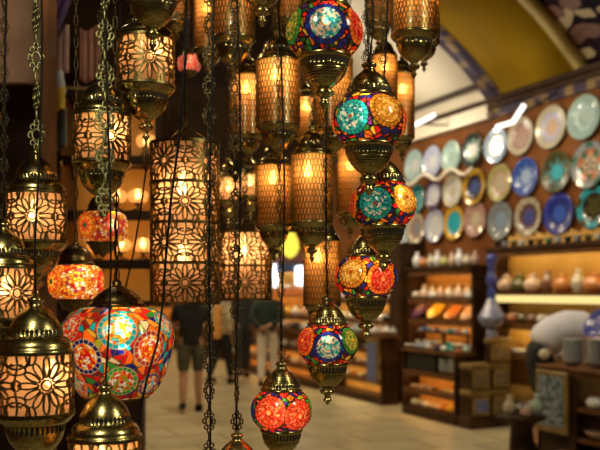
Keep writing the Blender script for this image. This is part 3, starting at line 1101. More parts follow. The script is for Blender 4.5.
DISH = [(0, .10), (.45, .105), (.60, .115), (.66, .15), (.72, .185), (.80, .20), (.97, .235), (1.0, .24), (1.0, .215), (.75, .165), (.66, .10), (.6, .03), (.3, .02), (0, .02)]


def plate_mesh(rim, mid, cen, pat, seed):
    mb = MB(); mb.lathe(DISH, 72)
    # finer rings for the painting
    prof = []
    for (r0, z0), (r1, z1) in zip(DISH[:-1], DISH[1:]):
        k = max(1, int(abs(r1 - r0) / .05))
        prof += [(r0 + (r1 - r0) * i / k, z0 + (z1 - z0) * i / k) for i in range(k)]
    prof.append(DISH[-1])
    mb = MB(); mb.lathe(prof, 72)
    me = mb.mesh('plate', GLAZE)
    V = np.array(mb.v); q = np.hypot(V[:, 0], V[:, 1]); ang = np.arctan2(V[:, 1], V[:, 0])
    rim, mid, cen = np.array(C_[rim]), np.array(C_[mid]), np.array(C_[cen])
    C = np.where((q > .70)[:, None], rim, np.where((q > .36)[:, None], mid, cen))
    rg = np.random.RandomState(seed)
    band = (q > .83) & (q < .9) & (np.cos(ang * 18) > 0)
    C = np.where(band[:, None], C * .6 + mid * .4, C)
    pet = (np.abs(q - .5) < .13 + .05 * np.cos(ang * 8)) & (np.cos(ang * 8) > -.2)
    C = np.where(pet[:, None], C * .55 + cen * .45, C)
    if pat == 'mottle':
        h = np.sin(V[:, 0] * 23 + seed) * np.sin(V[:, 1] * 19 + seed * 2) + .5 * np.sin(V[:, 0] * 51 + V[:, 1] * 37)
        C = np.where((h > .35)[:, None], mid * .6 + rim * .1, C)
    if pat == 'flower':
        h = np.cos(ang * 5) * np.sin(q * 9)
        C = np.where((h > .25)[:, None], np.array(C_['green']) if seed % 2 == 0 else cen, C)
    if pat == 'rings':
        C = np.where((np.sin(q * 42) > .55)[:, None], C * 1.7 + .02, C)
    C = C ** 1.25 * .72
    at = me.color_attributes.new('Col', 'FLOAT_COLOR', 'POINT')
    at.data.foreach_set('color', np.hstack([np.clip(C, 0, 1), np.ones((len(C), 1))]).astype(np.float32).ravel())
    return me


cnt = {}
for i, (row, x, y, h, rim, mid, cen, look, pat) in enumerate(PLATES):
    q = on_x(x, y, XW - .06)
    R = h * .985 * depth_of(q) / FPX
    o = put('plate', plate_mesh(rim, mid, cen, pat, i * 2 if row == 2 else i * 2 + 1))
    o.location = (XW - .01, q.y, q.z)
    o.rotation_euler = (0, -PI / 2 + .06, 0)
    o.scale = (R, R, R * .8)
    rn = {1: 'top', 2: 'middle', 3: 'bottom'}[row]
    tag(o, '%s, %s row on brown wall' % (look, rn), 'plate', 'plates hung on the brown wall')
# pale wavy tube between the first two rows
mb = MB()
pp = []
for i in range(25):
    q = i / 24
    x = 404 + 68 * q
    pp.append(on_x(x, 182 - 13 * q + 4 * math.sin(q * 16), XW - .17))
mb.tube(pp, .026, 6)
tag(mb.build('wavy_tube', WHITEP), 'white wavy tube between the top and middle plate rows', 'cord')

# ================================================================== WALL SHELVING
# pottery profiles, unit height-ish
POTS = {
    'bowl': [(.25, 0), (.42, .02), (.75, .2), (.95, .5), (1, .62), (.94, .62), (.7, .28), (.35, .1), (0, .08)],
    'jar': [(.45, 0), (.72, .12), (.92, .45), (.95, .8), (.75, 1.15), (.45, 1.35), (.42, 1.5), (.52, 1.58), (.5, 1.62), (.3, 1.66), (.12, 1.75), (.1, 1.85), (0, 1.9)],
    'cup': [(.5, 0), (.6, .05), (.75, .5), (.9, 1.1), (.95, 1.2), (.88, 1.2), (.68, .5), (0, .15)],
    'vase': [(.45, 0), (.5, .1), (.7, .5), (.85, 1.0), (.75, 1.5), (.4, 1.95), (.3, 2.3), (.45, 2.6), (.38, 2.6), (.2, 2.2), (0, 2.0)],
    'pot': [(.5, 0), (.85, .2), (1, .6), (.9, 1.0), (.65, 1.2), (.7, 1.3), (.6, 1.3), (0, 1.1)],
}
POTMAT = {}
def glaze(c):
    if c not in POTMAT:
        col = C_[c]
        POTMAT[c] = pmat('glaze_' + c, tuple(v * .8 for v in col), tuple(min(1, v * 1.15 + .01) for v in col), rough=.18, scale=18, coat=.7)
    return POTMAT[c]
POTMESH = {}
def pot(kind, c, loc, r, label, group, name=None, cat=None):
    k = (kind, c)
    if k not in POTMESH:
        mb = MB(); mb.lathe(POTS[kind], 24); POTMESH[k] = mb.mesh(kind, glaze(c))
    o = put(name or {'bowl': 'ceramic_bowl', 'jar': 'ceramic_jar', 'cup': 'ceramic_cup', 'vase': 'ceramic_vase', 'pot': 'ceramic_pot'}[kind], POTMESH[k], None, loc)
    o.scale = (r, r, r)
    return tag(o, label, cat or kind, group)

COLN = dict(white='white', aqua='pale aqua', teal='teal', turq='turquoise', blue='blue', deep='dark blue', lav='lavender', cream='cream', gray='grey', pink='pinkish', peach='peach',
            olive='olive', yel='yellow', lime='lime', black='black', brown='brown', orange='orange', green='green', purple='purple', lgreen='pale green', lblue='light blue')


def shelf_unit(label, ya, yb, zs, xf, strips, back, z0=.25, top=2.13, extra=()):
    """open shelving against the right wall; ya nearer, yb farther"""
    t = thing('shelf_unit', label, 'shelf', (XW - .2, (ya + yb) / 2, 0))
    L = (yb - ya) / 2
    D = XW - .2 - xf
    def b(name, lo, hi, mat):
        mb = MB(); mb.box(lo, hi); return mb.build(name, mat, t)
    b('back_panel', (.15, -L, 0), (.18, L, top), back)
    for s_ in (-1, 1):
        b('side_panel', (-D, s_ * L - .025, 0), (.15, s_ * L + .025, top), WOOD)
    for z in zs:
        b('shelf_board', (-D, -L + .03, z - .03), (.15, L - .03, z), WOODM)
    b('top_board', (-D - .04, -L - .03, top), (.18, L + .03, top + .05), WOOD)
    b('plinth', (-D + .03, -L + .03, 0), (.15, L - .03, z0), WOOD)
    for (z, mat, hgt) in strips:
        if hgt < .06:
            b('shelf_lip', (-D - .01, -L + .03, z - .045), (-D + .005, L - .03, z + .03), WOODM)
        b('light_strip', (-D + .02, -L + .08, z - (hgt if hgt > .06 else .025)), (-D + .04, L - .08, z), mat)
    return t


XF = 6.55
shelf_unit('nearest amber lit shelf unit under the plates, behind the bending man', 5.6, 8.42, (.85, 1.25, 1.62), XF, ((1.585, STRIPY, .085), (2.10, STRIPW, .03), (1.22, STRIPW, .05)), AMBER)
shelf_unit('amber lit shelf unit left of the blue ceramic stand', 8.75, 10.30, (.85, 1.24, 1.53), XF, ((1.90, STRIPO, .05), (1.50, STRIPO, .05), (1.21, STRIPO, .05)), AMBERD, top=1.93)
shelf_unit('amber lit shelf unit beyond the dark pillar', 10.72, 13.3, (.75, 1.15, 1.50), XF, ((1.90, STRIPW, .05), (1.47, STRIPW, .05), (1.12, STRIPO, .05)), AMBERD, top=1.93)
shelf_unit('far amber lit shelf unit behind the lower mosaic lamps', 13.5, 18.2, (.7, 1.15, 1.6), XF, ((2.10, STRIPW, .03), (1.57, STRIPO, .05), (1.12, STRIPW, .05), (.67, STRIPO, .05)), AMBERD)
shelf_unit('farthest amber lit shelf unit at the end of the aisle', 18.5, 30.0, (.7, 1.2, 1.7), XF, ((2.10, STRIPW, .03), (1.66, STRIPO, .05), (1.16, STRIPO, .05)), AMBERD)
mb = MB(); mb.box((XF - .1, 10.35, 0), (XW, 10.66, 2.35)); struct('trim_3', mb, WOOD)

# cups on the top rail
rg = random.Random(11)
cs = ['black', 'gray', 'olive', 'white', 'black', 'brown', 'green', 'lav', 'black', 'gray', 'olive', 'white', 'black', 'brown', 'gray', 'black', 'white', 'olive']
n = 18
for i in range(n):
    y = 8.3 - (8.3 - 5.7) * i / (n - 1)
    pot('cup', cs[i], (XF + .05, y, 2.185), .052, '%s cup, %s on the top board under the plates' % (COLN[cs[i]], nth(i)), 'cups on the shelf tops')
# amber slats between rail and lowest plates
t = thing('slatted_panel', 'amber slatted panel standing on the shelf top under the deep blue plate', 'panel', (6.86, 7.55, 2.185))
for i in range(26):
    mb = MB(); mb.box((-.015, -.80 + .064 * i, 0), (.015, -.80 + .064 * i + .052, .13 + .02 * (i % 3)), bev=.006); mb.build('slat', AMBER, t)
# jars on the upper shelf of the near unit
js = [('jar', 'peach'), ('jar', 'olive'), ('jar', 'peach'), ('vase', 'brown'), ('jar', 'orange'), ('vase', 'cream'), ('jar', 'orange'), ('jar', 'peach'), ('jar', 'pink'), ('vase', 'lblue'), ('jar', 'white')]
for i, (k, c) in enumerate(js):
    y = 8.25 - 2.45 * i / (len(js) - 1)
    pot(k, c, (XF + .15, y, 1.622), .125 if k == 'jar' else .10, '%s %s, %s on the amber shelf behind the bending man' % (COLN[c], k, nth(i)), 'jars on the upper amber shelf')
for i in range(15):
    c = ['brown', 'orange', 'olive', 'brown', 'cream'][i % 5]
    y = 8.28 - 2.5 * i / 14
    pot('pot', c, (XF + .13, y, 1.252), .085, 'small %s pot, %s on the middle shelf behind the bending man' % (COLN[c], nth(i)), 'small pots on the middle amber shelf')
for i in range(9):
    c = ['purple', 'white', 'yel', 'lav', 'brown'][i % 5]
    pot('bowl', c, (XF + .13, 8.25 - 2.4 * i / 8, .852), .13, '%s bowl, %s on the low shelf behind the bending man' % (COLN[c], nth(i)), 'bowls on the low amber shelf')
# second unit
for j, xo in ((0, .07), (1, .205)):
    for i in range(7):
        c = [['cream', 'peach', 'white', 'pink'], ['white', 'cream', 'peach', 'cream']][j][i % 4]
        pot(['pot', 'vase'][j], c, (XF + xo - .005, 10.16 - 1.26 * i / 6, 1.532), [.074, .075][j], '%s %s, %s of the %s row left of the blue stand' % (COLN[c], ['pot', 'vase'][j], nth(i), ['front', 'back'][j]), 'pots in the middle shelf unit')
for i in range(9):
    c = ['white', 'orange', 'cream', 'white', 'lime', 'peach', 'white', 'cream', 'pink', 'white'][i]
    pot(['vase', 'jar', 'vase'][i % 3], c, (XF + .10, 10.2 - 1.38 * i / 8, 1.982), [.085, .082, .07][i % 3], '%s %s, %s on top of the unit left of the blue stand' % (COLN[c], ['vase', 'jar', 'vase'][i % 3], nth(i)), 'vases and jars on top of the middle unit')
def lean_plate(c, x, y, z, r, label, group, tilt=1.1):
    k = 'lean' + c
    if k not in MESH:
        mb = MB(); mb.lathe(DISH, 40); MESH[k] = mb.mesh('plate', glaze(c))
    o = put('plate', MESH[k], None, (x, y, z + r * math.sin(tilt)))
    o.rotation_euler = (0, -tilt, 0); o.scale = (r, r, r * .8)
    return tag(o, label, 'plate', group)
for i, (c, y) in enumerate((('purple', 10.08), ('yel', 9.70), ('orange', 9.32), ('peach', 8.98))):
    lean_plate(c, XF + .08 + .02 * i, y, 1.245, .14 if c != 'yel' else .15, '%s plate leaning upright on the shelf left of the blue stand' % COLN[c], 'plates leaning in the middle shelf unit', .8)
for i in range(6):
    c = ['white', 'lblue', 'cream', 'teal', 'white', 'lav'][i]
    pot('bowl', c, (XF + .13, 10.1 - 1.1 * i / 5, .852), .11, '%s bowl, %s on the low shelf left of the blue stand' % (COLN[c], nth(i)), 'bowls low in the middle shelf unit')
# third and fourth unit
for k, z in enumerate((1.152, 1.502)):
    for i in range(11):
        c = ['white', 'cream', 'white', 'peach', 'lgreen', 'black', 'cream', 'white', 'orange', 'cream', 'lav'][(i * 3 + k * 2) % 11]
        pot('pot', c, (XF + .14, 13.15 - 2.3 * i / 10, z), .10, '%s pot, %s on the %s shelf beyond the dark pillar' % (COLN[c], nth(i), ['middle', 'upper'][k]), 'pots beyond the dark pillar')
for i in range(9):
    c = ['white', 'cream', 'black', 'yel', 'peach', 'white', 'cream', 'lgreen', 'white'][i]
    pot('jar', c, (XF + .15, 13.1 - 2.2 * i / 8, 1.982), .12, '%s jar, %s on top of the shelf unit beyond the pillar' % (COLN[c], nth(i)), 'jars on the third unit')
for k, z in enumerate((.702, 1.152, 1.602)):
    for i in range(12):
        c = ['white', 'orange', 'cream', 'yel', 'white', 'peach'][(i + k) % 6]
        pot('jar', c, (XF + .16, 17.9 - 4.1 * i / 11, z), .12, '%s jar, %s on the %s shelf of the far unit' % (COLN[c], nth(i), ['low', 'middle', 'upper'][k]), 'jars in the far unit')

# far shop front seen between the lanterns
def at_far(x, y, X):
    return on_x(x, y, X)
q = at_far(290, 246, 6.2)
t = thing('pendant_lamp', 'yellow drop shaped pendant lamp glowing far down the aisle', 'lamp', q - Vector((0, 0, .22)))
mb = MB(); mb.lathe([(.02, 0), (.11, .06), (.17, .18), (.15, .32), (.08, .48), (.03, .58), (0, .6)], 20); mb.build('lamp_glass', YELL, t)
mb = MB(); mb.tube([(0, 0, .58), (0, 0, 2.4)], .012, 6); mb.build('cord', CORD, t)
q = at_far(270, 248, 6.2)
t = thing('pendant_lamp', 'second yellow pendant lamp half hidden behind the dark chain far away', 'lamp', q - Vector((0, 0, .25)))
mb = MB(); mb.lathe([(.02, 0), (.11, .06), (.15, .18), (.13, .34), (.08, .5), (.03, .6), (0, .62)], 20); mb.build('lamp_glass', YELL, t)
mb = MB(); mb.tube([(0, 0, .6), (0, 0, 2.4)], .012, 6); mb.build('cord', CORD, t)
# banners of the far shop
def slab(name, x0, y0, x1, y1, X, mat, label, cat, th=.04):
    a = on_x(x0, y0, X); b = on_x(x1, y1, X)
    mb = MB()
    ya, yb = min(a.y, b.y), max(a.y, b.y)
    za, zb = min(a.z, b.z), max(a.z, b.z)
    mb.box((X, ya, za), (X + th, yb, zb), bev=.01)
    return tag(mb.build(name, mat), label, cat)
slab('banner', 272, 254, 306, 262, 6.47, pmat('plum_cloth', (.16, .06, .09), rough=.8), 'long plum coloured banner under the far yellow lamps', 'banner')
slab('banner', 277, 264, 293, 272, 6.47, pmat('blue_cloth', (.05, .10, .34), rough=.8), 'blue banner below the plum one far down the aisle', 'banner')
slab('light_box', 266, 265, 275, 287, 6.43, WHITEL, 'white light box left of the blue banner far away', 'light', .08)
slab('light_box', 295, 266, 304, 285, 6.43, WHITEL, 'white light box right of the blue banner far away', 'light', .08)
slab('hanging_cloth', 272, 288, 304, 296, 6.47, pmat('orange_cloth', (.70, .22, .06), rough=.7), 'orange cloth hung below the light boxes far away', 'cloth')
slab('display_board', 278, 275, 292, 284, 6.47, AMBER, 'amber board between the two far light boxes', 'board')

# ================================================================== COUNTERS
def counter(label, x0, x1, ya, yb, zt, shelves, strips, back=AMBERD):
    """open-fronted sales counter, front faces the aisle (-X)"""
    t = thing('sales_counter', label, 'counter', ((x0 + x1) / 2, (ya + yb) / 2, 0))
    hx, hy = (x1 - x0) / 2, (yb - ya) / 2
    def b(name, lo, hi, mat, bev=0):
        mb = MB(); mb.box(lo, hi, bev=bev); return mb.build(name, mat, t)
    b('counter_top', (-hx - .02, -hy - .02, zt - .04), (hx + .02, hy + .02, zt), WOODM, .006)
    b('end_panel', (-hx, -hy, .12), (hx, -hy + .04, zt - .04), WOOD)
    b('end_panel', (-hx, hy - .04, .12), (hx, hy, zt - .04), WOOD)
    b('back_panel', (hx - .03, -hy + .04, .12), (hx, hy - .04, zt - .04), back)
    b('plinth', (-hx + .0, -hy + .0, 0), (hx, hy, .12), WOOD)
    for z in shelves:
        b('shelf_board', (-hx + .01, -hy + .04, z - .03), (hx - .03, hy - .04, z), WOODM)
    for z, mat in strips:
        b('shelf_lip', (-hx - .004, -hy + .04, z - .03), (-hx + .01, hy - .04, z + .03), WOODM)
        b('light_strip', (-hx + .02, -hy + .08, z - .02), (-hx + .04, hy - .08, z), mat)
    return t, hx, hy


tA, hxA, hyA = counter('long dark wood counter with lit shelves and framed end panels, centre right', 5.92, 6.20, 8.24, 9.45, .88, (.36, .60), ((.565, STRIPO), (.33, STRIPO)))
# framed panels on its near end
def framed(parent, name, x0, x1, z0, z1, y, panel, frame=GOLDF):
    mb = MB(); mb.box((x0, y - .02, z0), (x1, y, z1), bev=.006); f = mb.build(name, frame, parent)
    mb = MB(); mb.box((x0 + .04, y - .028, z0 + .04), (x1 - .04, y - .018, z1 - .04)); mb.build('panel_inlay', panel, f)
PANB = pmat('blue_inlay', (.05, .07, .22), (.20, .22, .38), rough=.4, scale=30)
PANG = pmat('brown_inlay', (.08, .055, .03), (.24, .18, .11), rough=.4, scale=30)
PANS = pmat('silver_blue_inlay', (.05, .09, .12), (.30, .34, .36), rough=.35, scale=22, lo=.4, hi=.6)
# carved boxes piled beside the counter end
def carved_box(label, px, py, Y, w, h, dpt, inlay, loc=None, rz=0):
    q = on_y(px, py, Y)
    t = thing('carved_box', label, 'box', loc or (q.x, Y, q.z), rz, 'carved boxes at the counter end')
    mb = MB(); mb.box((-w / 2, 0, 0), (w / 2, dpt, h * .78), bev=.008); mb.build('body', WOOD, t)
    mb = MB(); mb.box((-w / 2 - .008, -.008, h * .78), (w / 2 + .008, dpt + .008, h), bev=.012); mb.build('lid', GOLDF, t)
    framed(t, 'front_frame', -w / 2 + .015, w / 2 - .015, .015, h * .76, 0, inlay)
    return t
zb = .0
mb = MB(); mb.box((5.92, 7.94, 0), (6.53, 8.21, .14), bev=.01)
tag(mb.build('low_plinth', WOOD), 'low dark plinth under the pile of carved boxes', 'plinth')
CG = pmat('carved_gold', (.10, .07, .03), (.30, .22, .10), rough=.4, scale=30)
carved_box('lower left carved box with bluish front in the pile at the counter end', 0, 0, 0, .28, .315, .23, PANB, (6.08, 7.96, .141))
carved_box('lower right carved box with brown front in the pile at the counter end', 0, 0, 0, .28, .315, .23, PANG, (6.38, 7.96, .141))
carved_box('upper left carved box with brown front in the pile at the counter end', 0, 0, 0, .28, .315, .23, PANG, (6.08, 7.96, .458))
carved_box('upper right carved box with brown front beside the bending man', 0, 0, 0, .28, .315, .23, PANG, (6.38, 7.96, .458))
carved_box('gilt carved box on top of the pile, below the blue ceramic stand', 0, 0, 0, .32, .30, .10, CG, (6.36, 7.95, .775))

# black boxes and bowl stacks in the top bay of the counter
for i in range(5):
    y = 9.30 - .13 * i
    mb = MB(); mb.box((5.945, y - .06, .602), (6.14, y + .06, .602 + .225), bev=.006)
    tag(mb.build('black_box', pmat('black_lacquer', (.012, .013, .012), (.02, .022, .02), rough=.35)), 'black upright box, %s in the top bay of the counter' % nth(i), 'box', 'black boxes in the counter')
def bowl_stack(x, y, z, r, n, c, where):
    for k in range(n):
        pot('bowl', c, (x, y, z + k * r * .32), r, '%s bowl, %s from bottom, stack %s' % (COLN[c], ['first', 'second', 'third', 'fourth', 'fifth', 'sixth', 'seventh'][k], where), 'stacked bowls ' + where)
bowl_stack(6.03, 8.60, .602, .09, 6, 'gray', 'in the counter beside black boxes')
bowl_stack(6.03, 8.39, .602, .10, 6, 'gray', 'at the near corner of the counter')
for i in range(11):
    c = ['white', 'cream', 'white', 'gray', 'white', 'black', 'orange', 'lgreen', 'lime', 'white', 'gray'][i]
    pot('bowl', c, (6.03, 9.34 - 1.0 * i / 10, .362), .05, '%s bowl, %s on the upper lit shelf of the counter' % (COLN[c], nth(i)), 'bowls on the upper counter shelf')
for i in range(8):
    c = ['lgreen', 'gray', 'white', 'peach', 'peach', 'orange', 'yel', 'brown'][i]
    pot('pot', c, (6.04, 9.32 - .95 * i / 7, .122), .062, '%s pot, %s on the lower lit shelf of the counter' % (COLN[c], nth(i)), 'pots on the lower counter shelf')
# wares on the counter top
tops = [('bowl', 'white', 9.38, 5.99, .075), ('bowl', 'lav', 9.22, 6.00, .085), ('pot', 'lblue', 9.07, 5.99, .065), ('jar', 'white', 8.95, 6.0, .058), ('bowl', 'peach', 8.83, 5.99, .065), ('bowl', 'deep', 8.69, 6.0, .075),
        ('pot', 'white', 8.56, 5.98, .055), ('jar', 'teal', 8.46, 6.0, .055), ('bowl', 'cream', 8.36, 5.98, .05), ('jar', 'lgreen', 8.28, 6.11, .055), ('pot', 'orange', 8.27, 5.98, .04)]
for i, (k, c, y, x, r) in enumerate(tops[:11]):
    pot(k, c, (x, y, .882), r, '%s %s standing on top of the long counter' % (COLN[c], k), 'wares on the counter top')
t = thing('display_riser', 'narrow wooden riser along the back of the long counter top', 'riser', (6.15, 8.87, .882))
mb = MB(); mb.box((-.035, -.55, .20), (.06, .55, .22)); mb.build('riser_board', WOODM, t)
for s_ in (-.52, 0, .52):
    mb = MB(); mb.box((.02, s_ - .015, 0), (.05, s_ + .015, .20)); mb.build('riser_leg', WOODM, t)
ups = ['white', 'blue', 'lblue', 'white', 'purple', 'peach', 'white', 'teal', 'lav', 'orange', 'white']
for i, c in enumerate(ups):
    k = ['bowl', 'pot', 'cup'][i % 3]
    pot(k, c, (6.163, 9.36 - .098 * i, 1.103), .046, 'small %s %s, %s on the riser of the long counter' % (COLN[c], k, nth(i)), 'small wares on the riser')
# the blue ceramic stand
t = thing('ceramic_stand', 'tall blue ceramic stand with a wide dish foot and slim turned column', 'stand', (6.38, 8.135, .775))
BLUEC = glaze('deep')
BLUEG = pmat('grey_blue_glaze', (.10, .12, .30), (.30, .32, .52), rough=.2, scale=14, coat=.6)
mb = MB(); mb.lathe([(0, 0), (.065, 0), (.065, .03), (.05, .06), (.045, .2), (.07, .32), (.06, .40), (0, .40)], 28); mb.build('pedestal', BLUEG, t)
mb = MB(); mb.lathe([(.04, .39), (.12, .44), (.16, .50), (.17, .54), (.165, .555), (.14, .59), (.09, .68), (.06, .75), (.045, .78)], 32); mb.build('dish', BLUEG, t)
mb = MB(); mb.lathe([(.045, .77), (.06, .82), (.045, .87), (.04, .92), (.07, .97), (.075, 1.02), (.045, 1.07), (.04, 1.14), (.065, 1.22), (.08, 1.27), (.05, 1.31), (0, 1.32)], 24); mb.build('column', BLUEC, t)

# second counter farther along
tB, hxB, hyB = counter('farther dark counter with three bright lit shelves behind the fifth mosaic lamp', 6.02, 6.30, 10.15, 11.75, 1.0, (.34, .56, .78), ((.75, STRIPW), (.53, STRIPW), (.31, STRIPW)))
for k, z in enumerate((.342, .562, .782)):
    for i in range(7):
        c = ['brown', 'white', 'orange', 'cream', 'black', 'peach', 'white'][(i + 2 * k) % 7]
        pot('bowl', c, (6.12, 11.6 - 1.3 * i / 6, z), .08, '%s bowl, %s on the %s shelf of the farther counter' % (COLN[c], nth(i), ['low', 'middle', 'top'][k]), 'bowls in the farther counter')
for i in range(7):
    c = ['black', 'gray', 'white', 'lgreen', 'black', 'white', 'pink'][i]
    pot(['bowl', 'pot'][i % 2], c, (6.09, 11.6 - 1.35 * i / 6, 1.002), .085, '%s %s, %s on top of the farther counter' % (COLN[c], ['bowl', 'pot'][i % 2], nth(i)), 'wares on the farther counter')
for i in range(9):
    c = ['white', 'orange', 'lblue', 'cream', 'white', 'yel', 'peach', 'white', 'gray'][i]
    pot('jar', c, (6.25, 11.68 - 1.45 * i / 8, 1.002), .07, '%s jar, %s in the back row on the farther counter' % (COLN[c], nth(i)), 'back row on the farther counter')
mb = MB(); mb.box((5.97, 10.18, .28), (6.01, 10.52, .95), bev=.006); f = mb.build('picture_frame', GOLDF)
tag(f, 'framed bluish panel on the front of the farther counter', 'frame')
mb = MB(); mb.box((5.96, 10.22, .34), (5.985, 10.48, .89)); mb.build('panel_inlay', PANB, f)
# third counter, far
tC, hxC, hyC = counter('distant dark counter behind the white trousered person', 6.02, 6.30, 12.3, 16.5, .95, (.34, .62), ((.59, STRIPO), (.31, STRIPO)))
for k, z in enumerate((.342, .622, .952)):
    for i in range(10):
        c = ['white', 'brown', 'cream', 'pink', 'black'][(i + k) % 5]
        pot('pot', c, (6.14, 16.3 - 3.8 * i / 9, z), .10, '%s pot, %s on the %s of the distant counter' % (COLN[c], nth(i), ['low shelf', 'middle shelf', 'top'][k]), 'pots in the distant counter')

# near right counter
tD, hxD, hyD = counter('near dark counter with framed silver blue panel, lower right corner', 5.5, 5.92, 4.6, 6.30, .93, (.28, .56), ((.885, TUBEW),))
mb = MB(); mb.box((5.45, 5.86, .30), (5.49, 6.29, .88), bev=.008); f = mb.build('picture_frame', GOLDF)
tag(f, 'gilt framed silver blue panel on the front of the near counter', 'frame')
mb = MB(); mb.box((5.447, 5.91, .36), (5.465, 6.25, .84)); mb.build('panel_inlay', PANS, f)
mb = MB(); mb.box((5.5, 5.80, .12), (5.54, 6.30, .89)); mb.build('front_panel', WOOD, tD, (-5.71, -5.45, 0))
for i in range(4):
    bowl_stack(5.66 + .06 * (i % 2), 6.0 - .25 * i, .932, .10, 7, ['gray', 'gray', 'deep', 'gray'][i], ['above the framed panel', 'next to the one over the framed panel', 'at the right edge of the photo', 'rightmost on the near counter'][i])
lean_plate('deep', 5.72, 5.72, 1.20, .16, 'shiny dark blue plate standing on the stacked bowls at the right edge', 'dark plate', 1.0)
for i in range(6):
    c = ['white', 'gray', 'white', 'aqua', 'white', 'cream'][i]
    pot('pot', c, (5.62, 5.68 - .18 * i, .562), .085, '%s pot, %s on the upper lit shelf of the near counter' % (COLN[c], nth(i)), 'pots on the near counter')
for i in range(4):
    c = ['peach', 'orange', 'peach', 'cream'][i]
    pot('bowl', c, (5.66, 5.68 - .27 * i, .282), .125, '%s bowl, %s on the lower shelf of the near counter' % (COLN[c], nth(i)), 'bowls on the near counter')
# little stand with mixed wares in front of it
q = P(522, 450, 8.0)
SX, SY = 5.06, 6.02
t = thing('display_stand', 'small round dark stand loaded with vases in front of the framed panel', 'stand', (SX, SY, 0))
mb = MB(); mb.lathe([(0, 0), (.2, 0), (.2, .04), (.12, .08), (.10, .38), (.14, .44), (.22, .47), (.22, .5), (0, .5)], 28); mb.build('stand_body', WOOD, t)
wares = [('vase', 'cream', -.12, .02, .07), ('vase', 'lgreen', .09, -.10, .075), ('jar', 'brown', .13, .05, .06), ('pot', 'pink', -.06, -.13, .06), ('pot', 'orange', -.02, .15, .055), ('jar', 'black', .0, .0, .065)]
for k, c, dx, dy, r in wares:
    pot(k, c, (SX + dx, SY + dy, .502), r, '%s %s on the small round stand' % (COLN[c], k), 'wares on the small stand')
for i, (c, x, y) in enumerate((('brown', 4.72, 6.0), ('pink', 4.85, 5.70), ('lime', 5.02, 5.45), ('orange', 5.28, 5.52), ('pink', 5.36, 5.80))):
    pot('pot', c, (x, y, .0), .13, '%s floor pot, %s beside the small round stand' % (COLN[c], nth(i)), 'pots on the floor by the stand')
# shallow basket-like trough of small bowls lower on the stand side
# ================================================================== PEOPLE
def skin_mesh(name, joints, edges, radii, mat, parent, root=0, level=2):
    me = bpy.data.meshes.new(name)
    me.from_pydata([tuple(j) for j in joints], edges, [])
    o = bpy.data.objects.new(name, me)
    COL.objects.link(o)
    sk = o.modifiers.new('s', 'SKIN'); sk.use_smooth_shade = True
    sd = o.modifiers.new('u', 'SUBSURF'); sd.levels = level; sd.render_levels = level
    for i, r in enumerate(radii):
        rx, ry = r if isinstance(r, tuple) else (r, r)
        me.skin_vertices[0].data[i].radius = (rx, ry)
    me.skin_vertices[0].data[root].use_root = True
    dg = bpy.context.evaluated_depsgraph_get()
    dg.update()
    m2 = bpy.data.meshes.new_from_object(o.evaluated_get(dg))
    m2.materials.clear(); m2.materials.append(mat)
    for p_ in m2.polygons: p_.use_smooth = True
    bpy.data.objects.remove(o)
    m2.name = name
    return put(name, m2, parent)


SKIN = pmat('skin', (.50, .27, .16), (.56, .31, .19), rough=.5)
HAIR = pmat('dark_hair', (.02, .013, .008), (.04, .025, .015), rough=.5, scale=40)


def chain_e(ids):
    return list(zip(ids[:-1], ids[1:]))


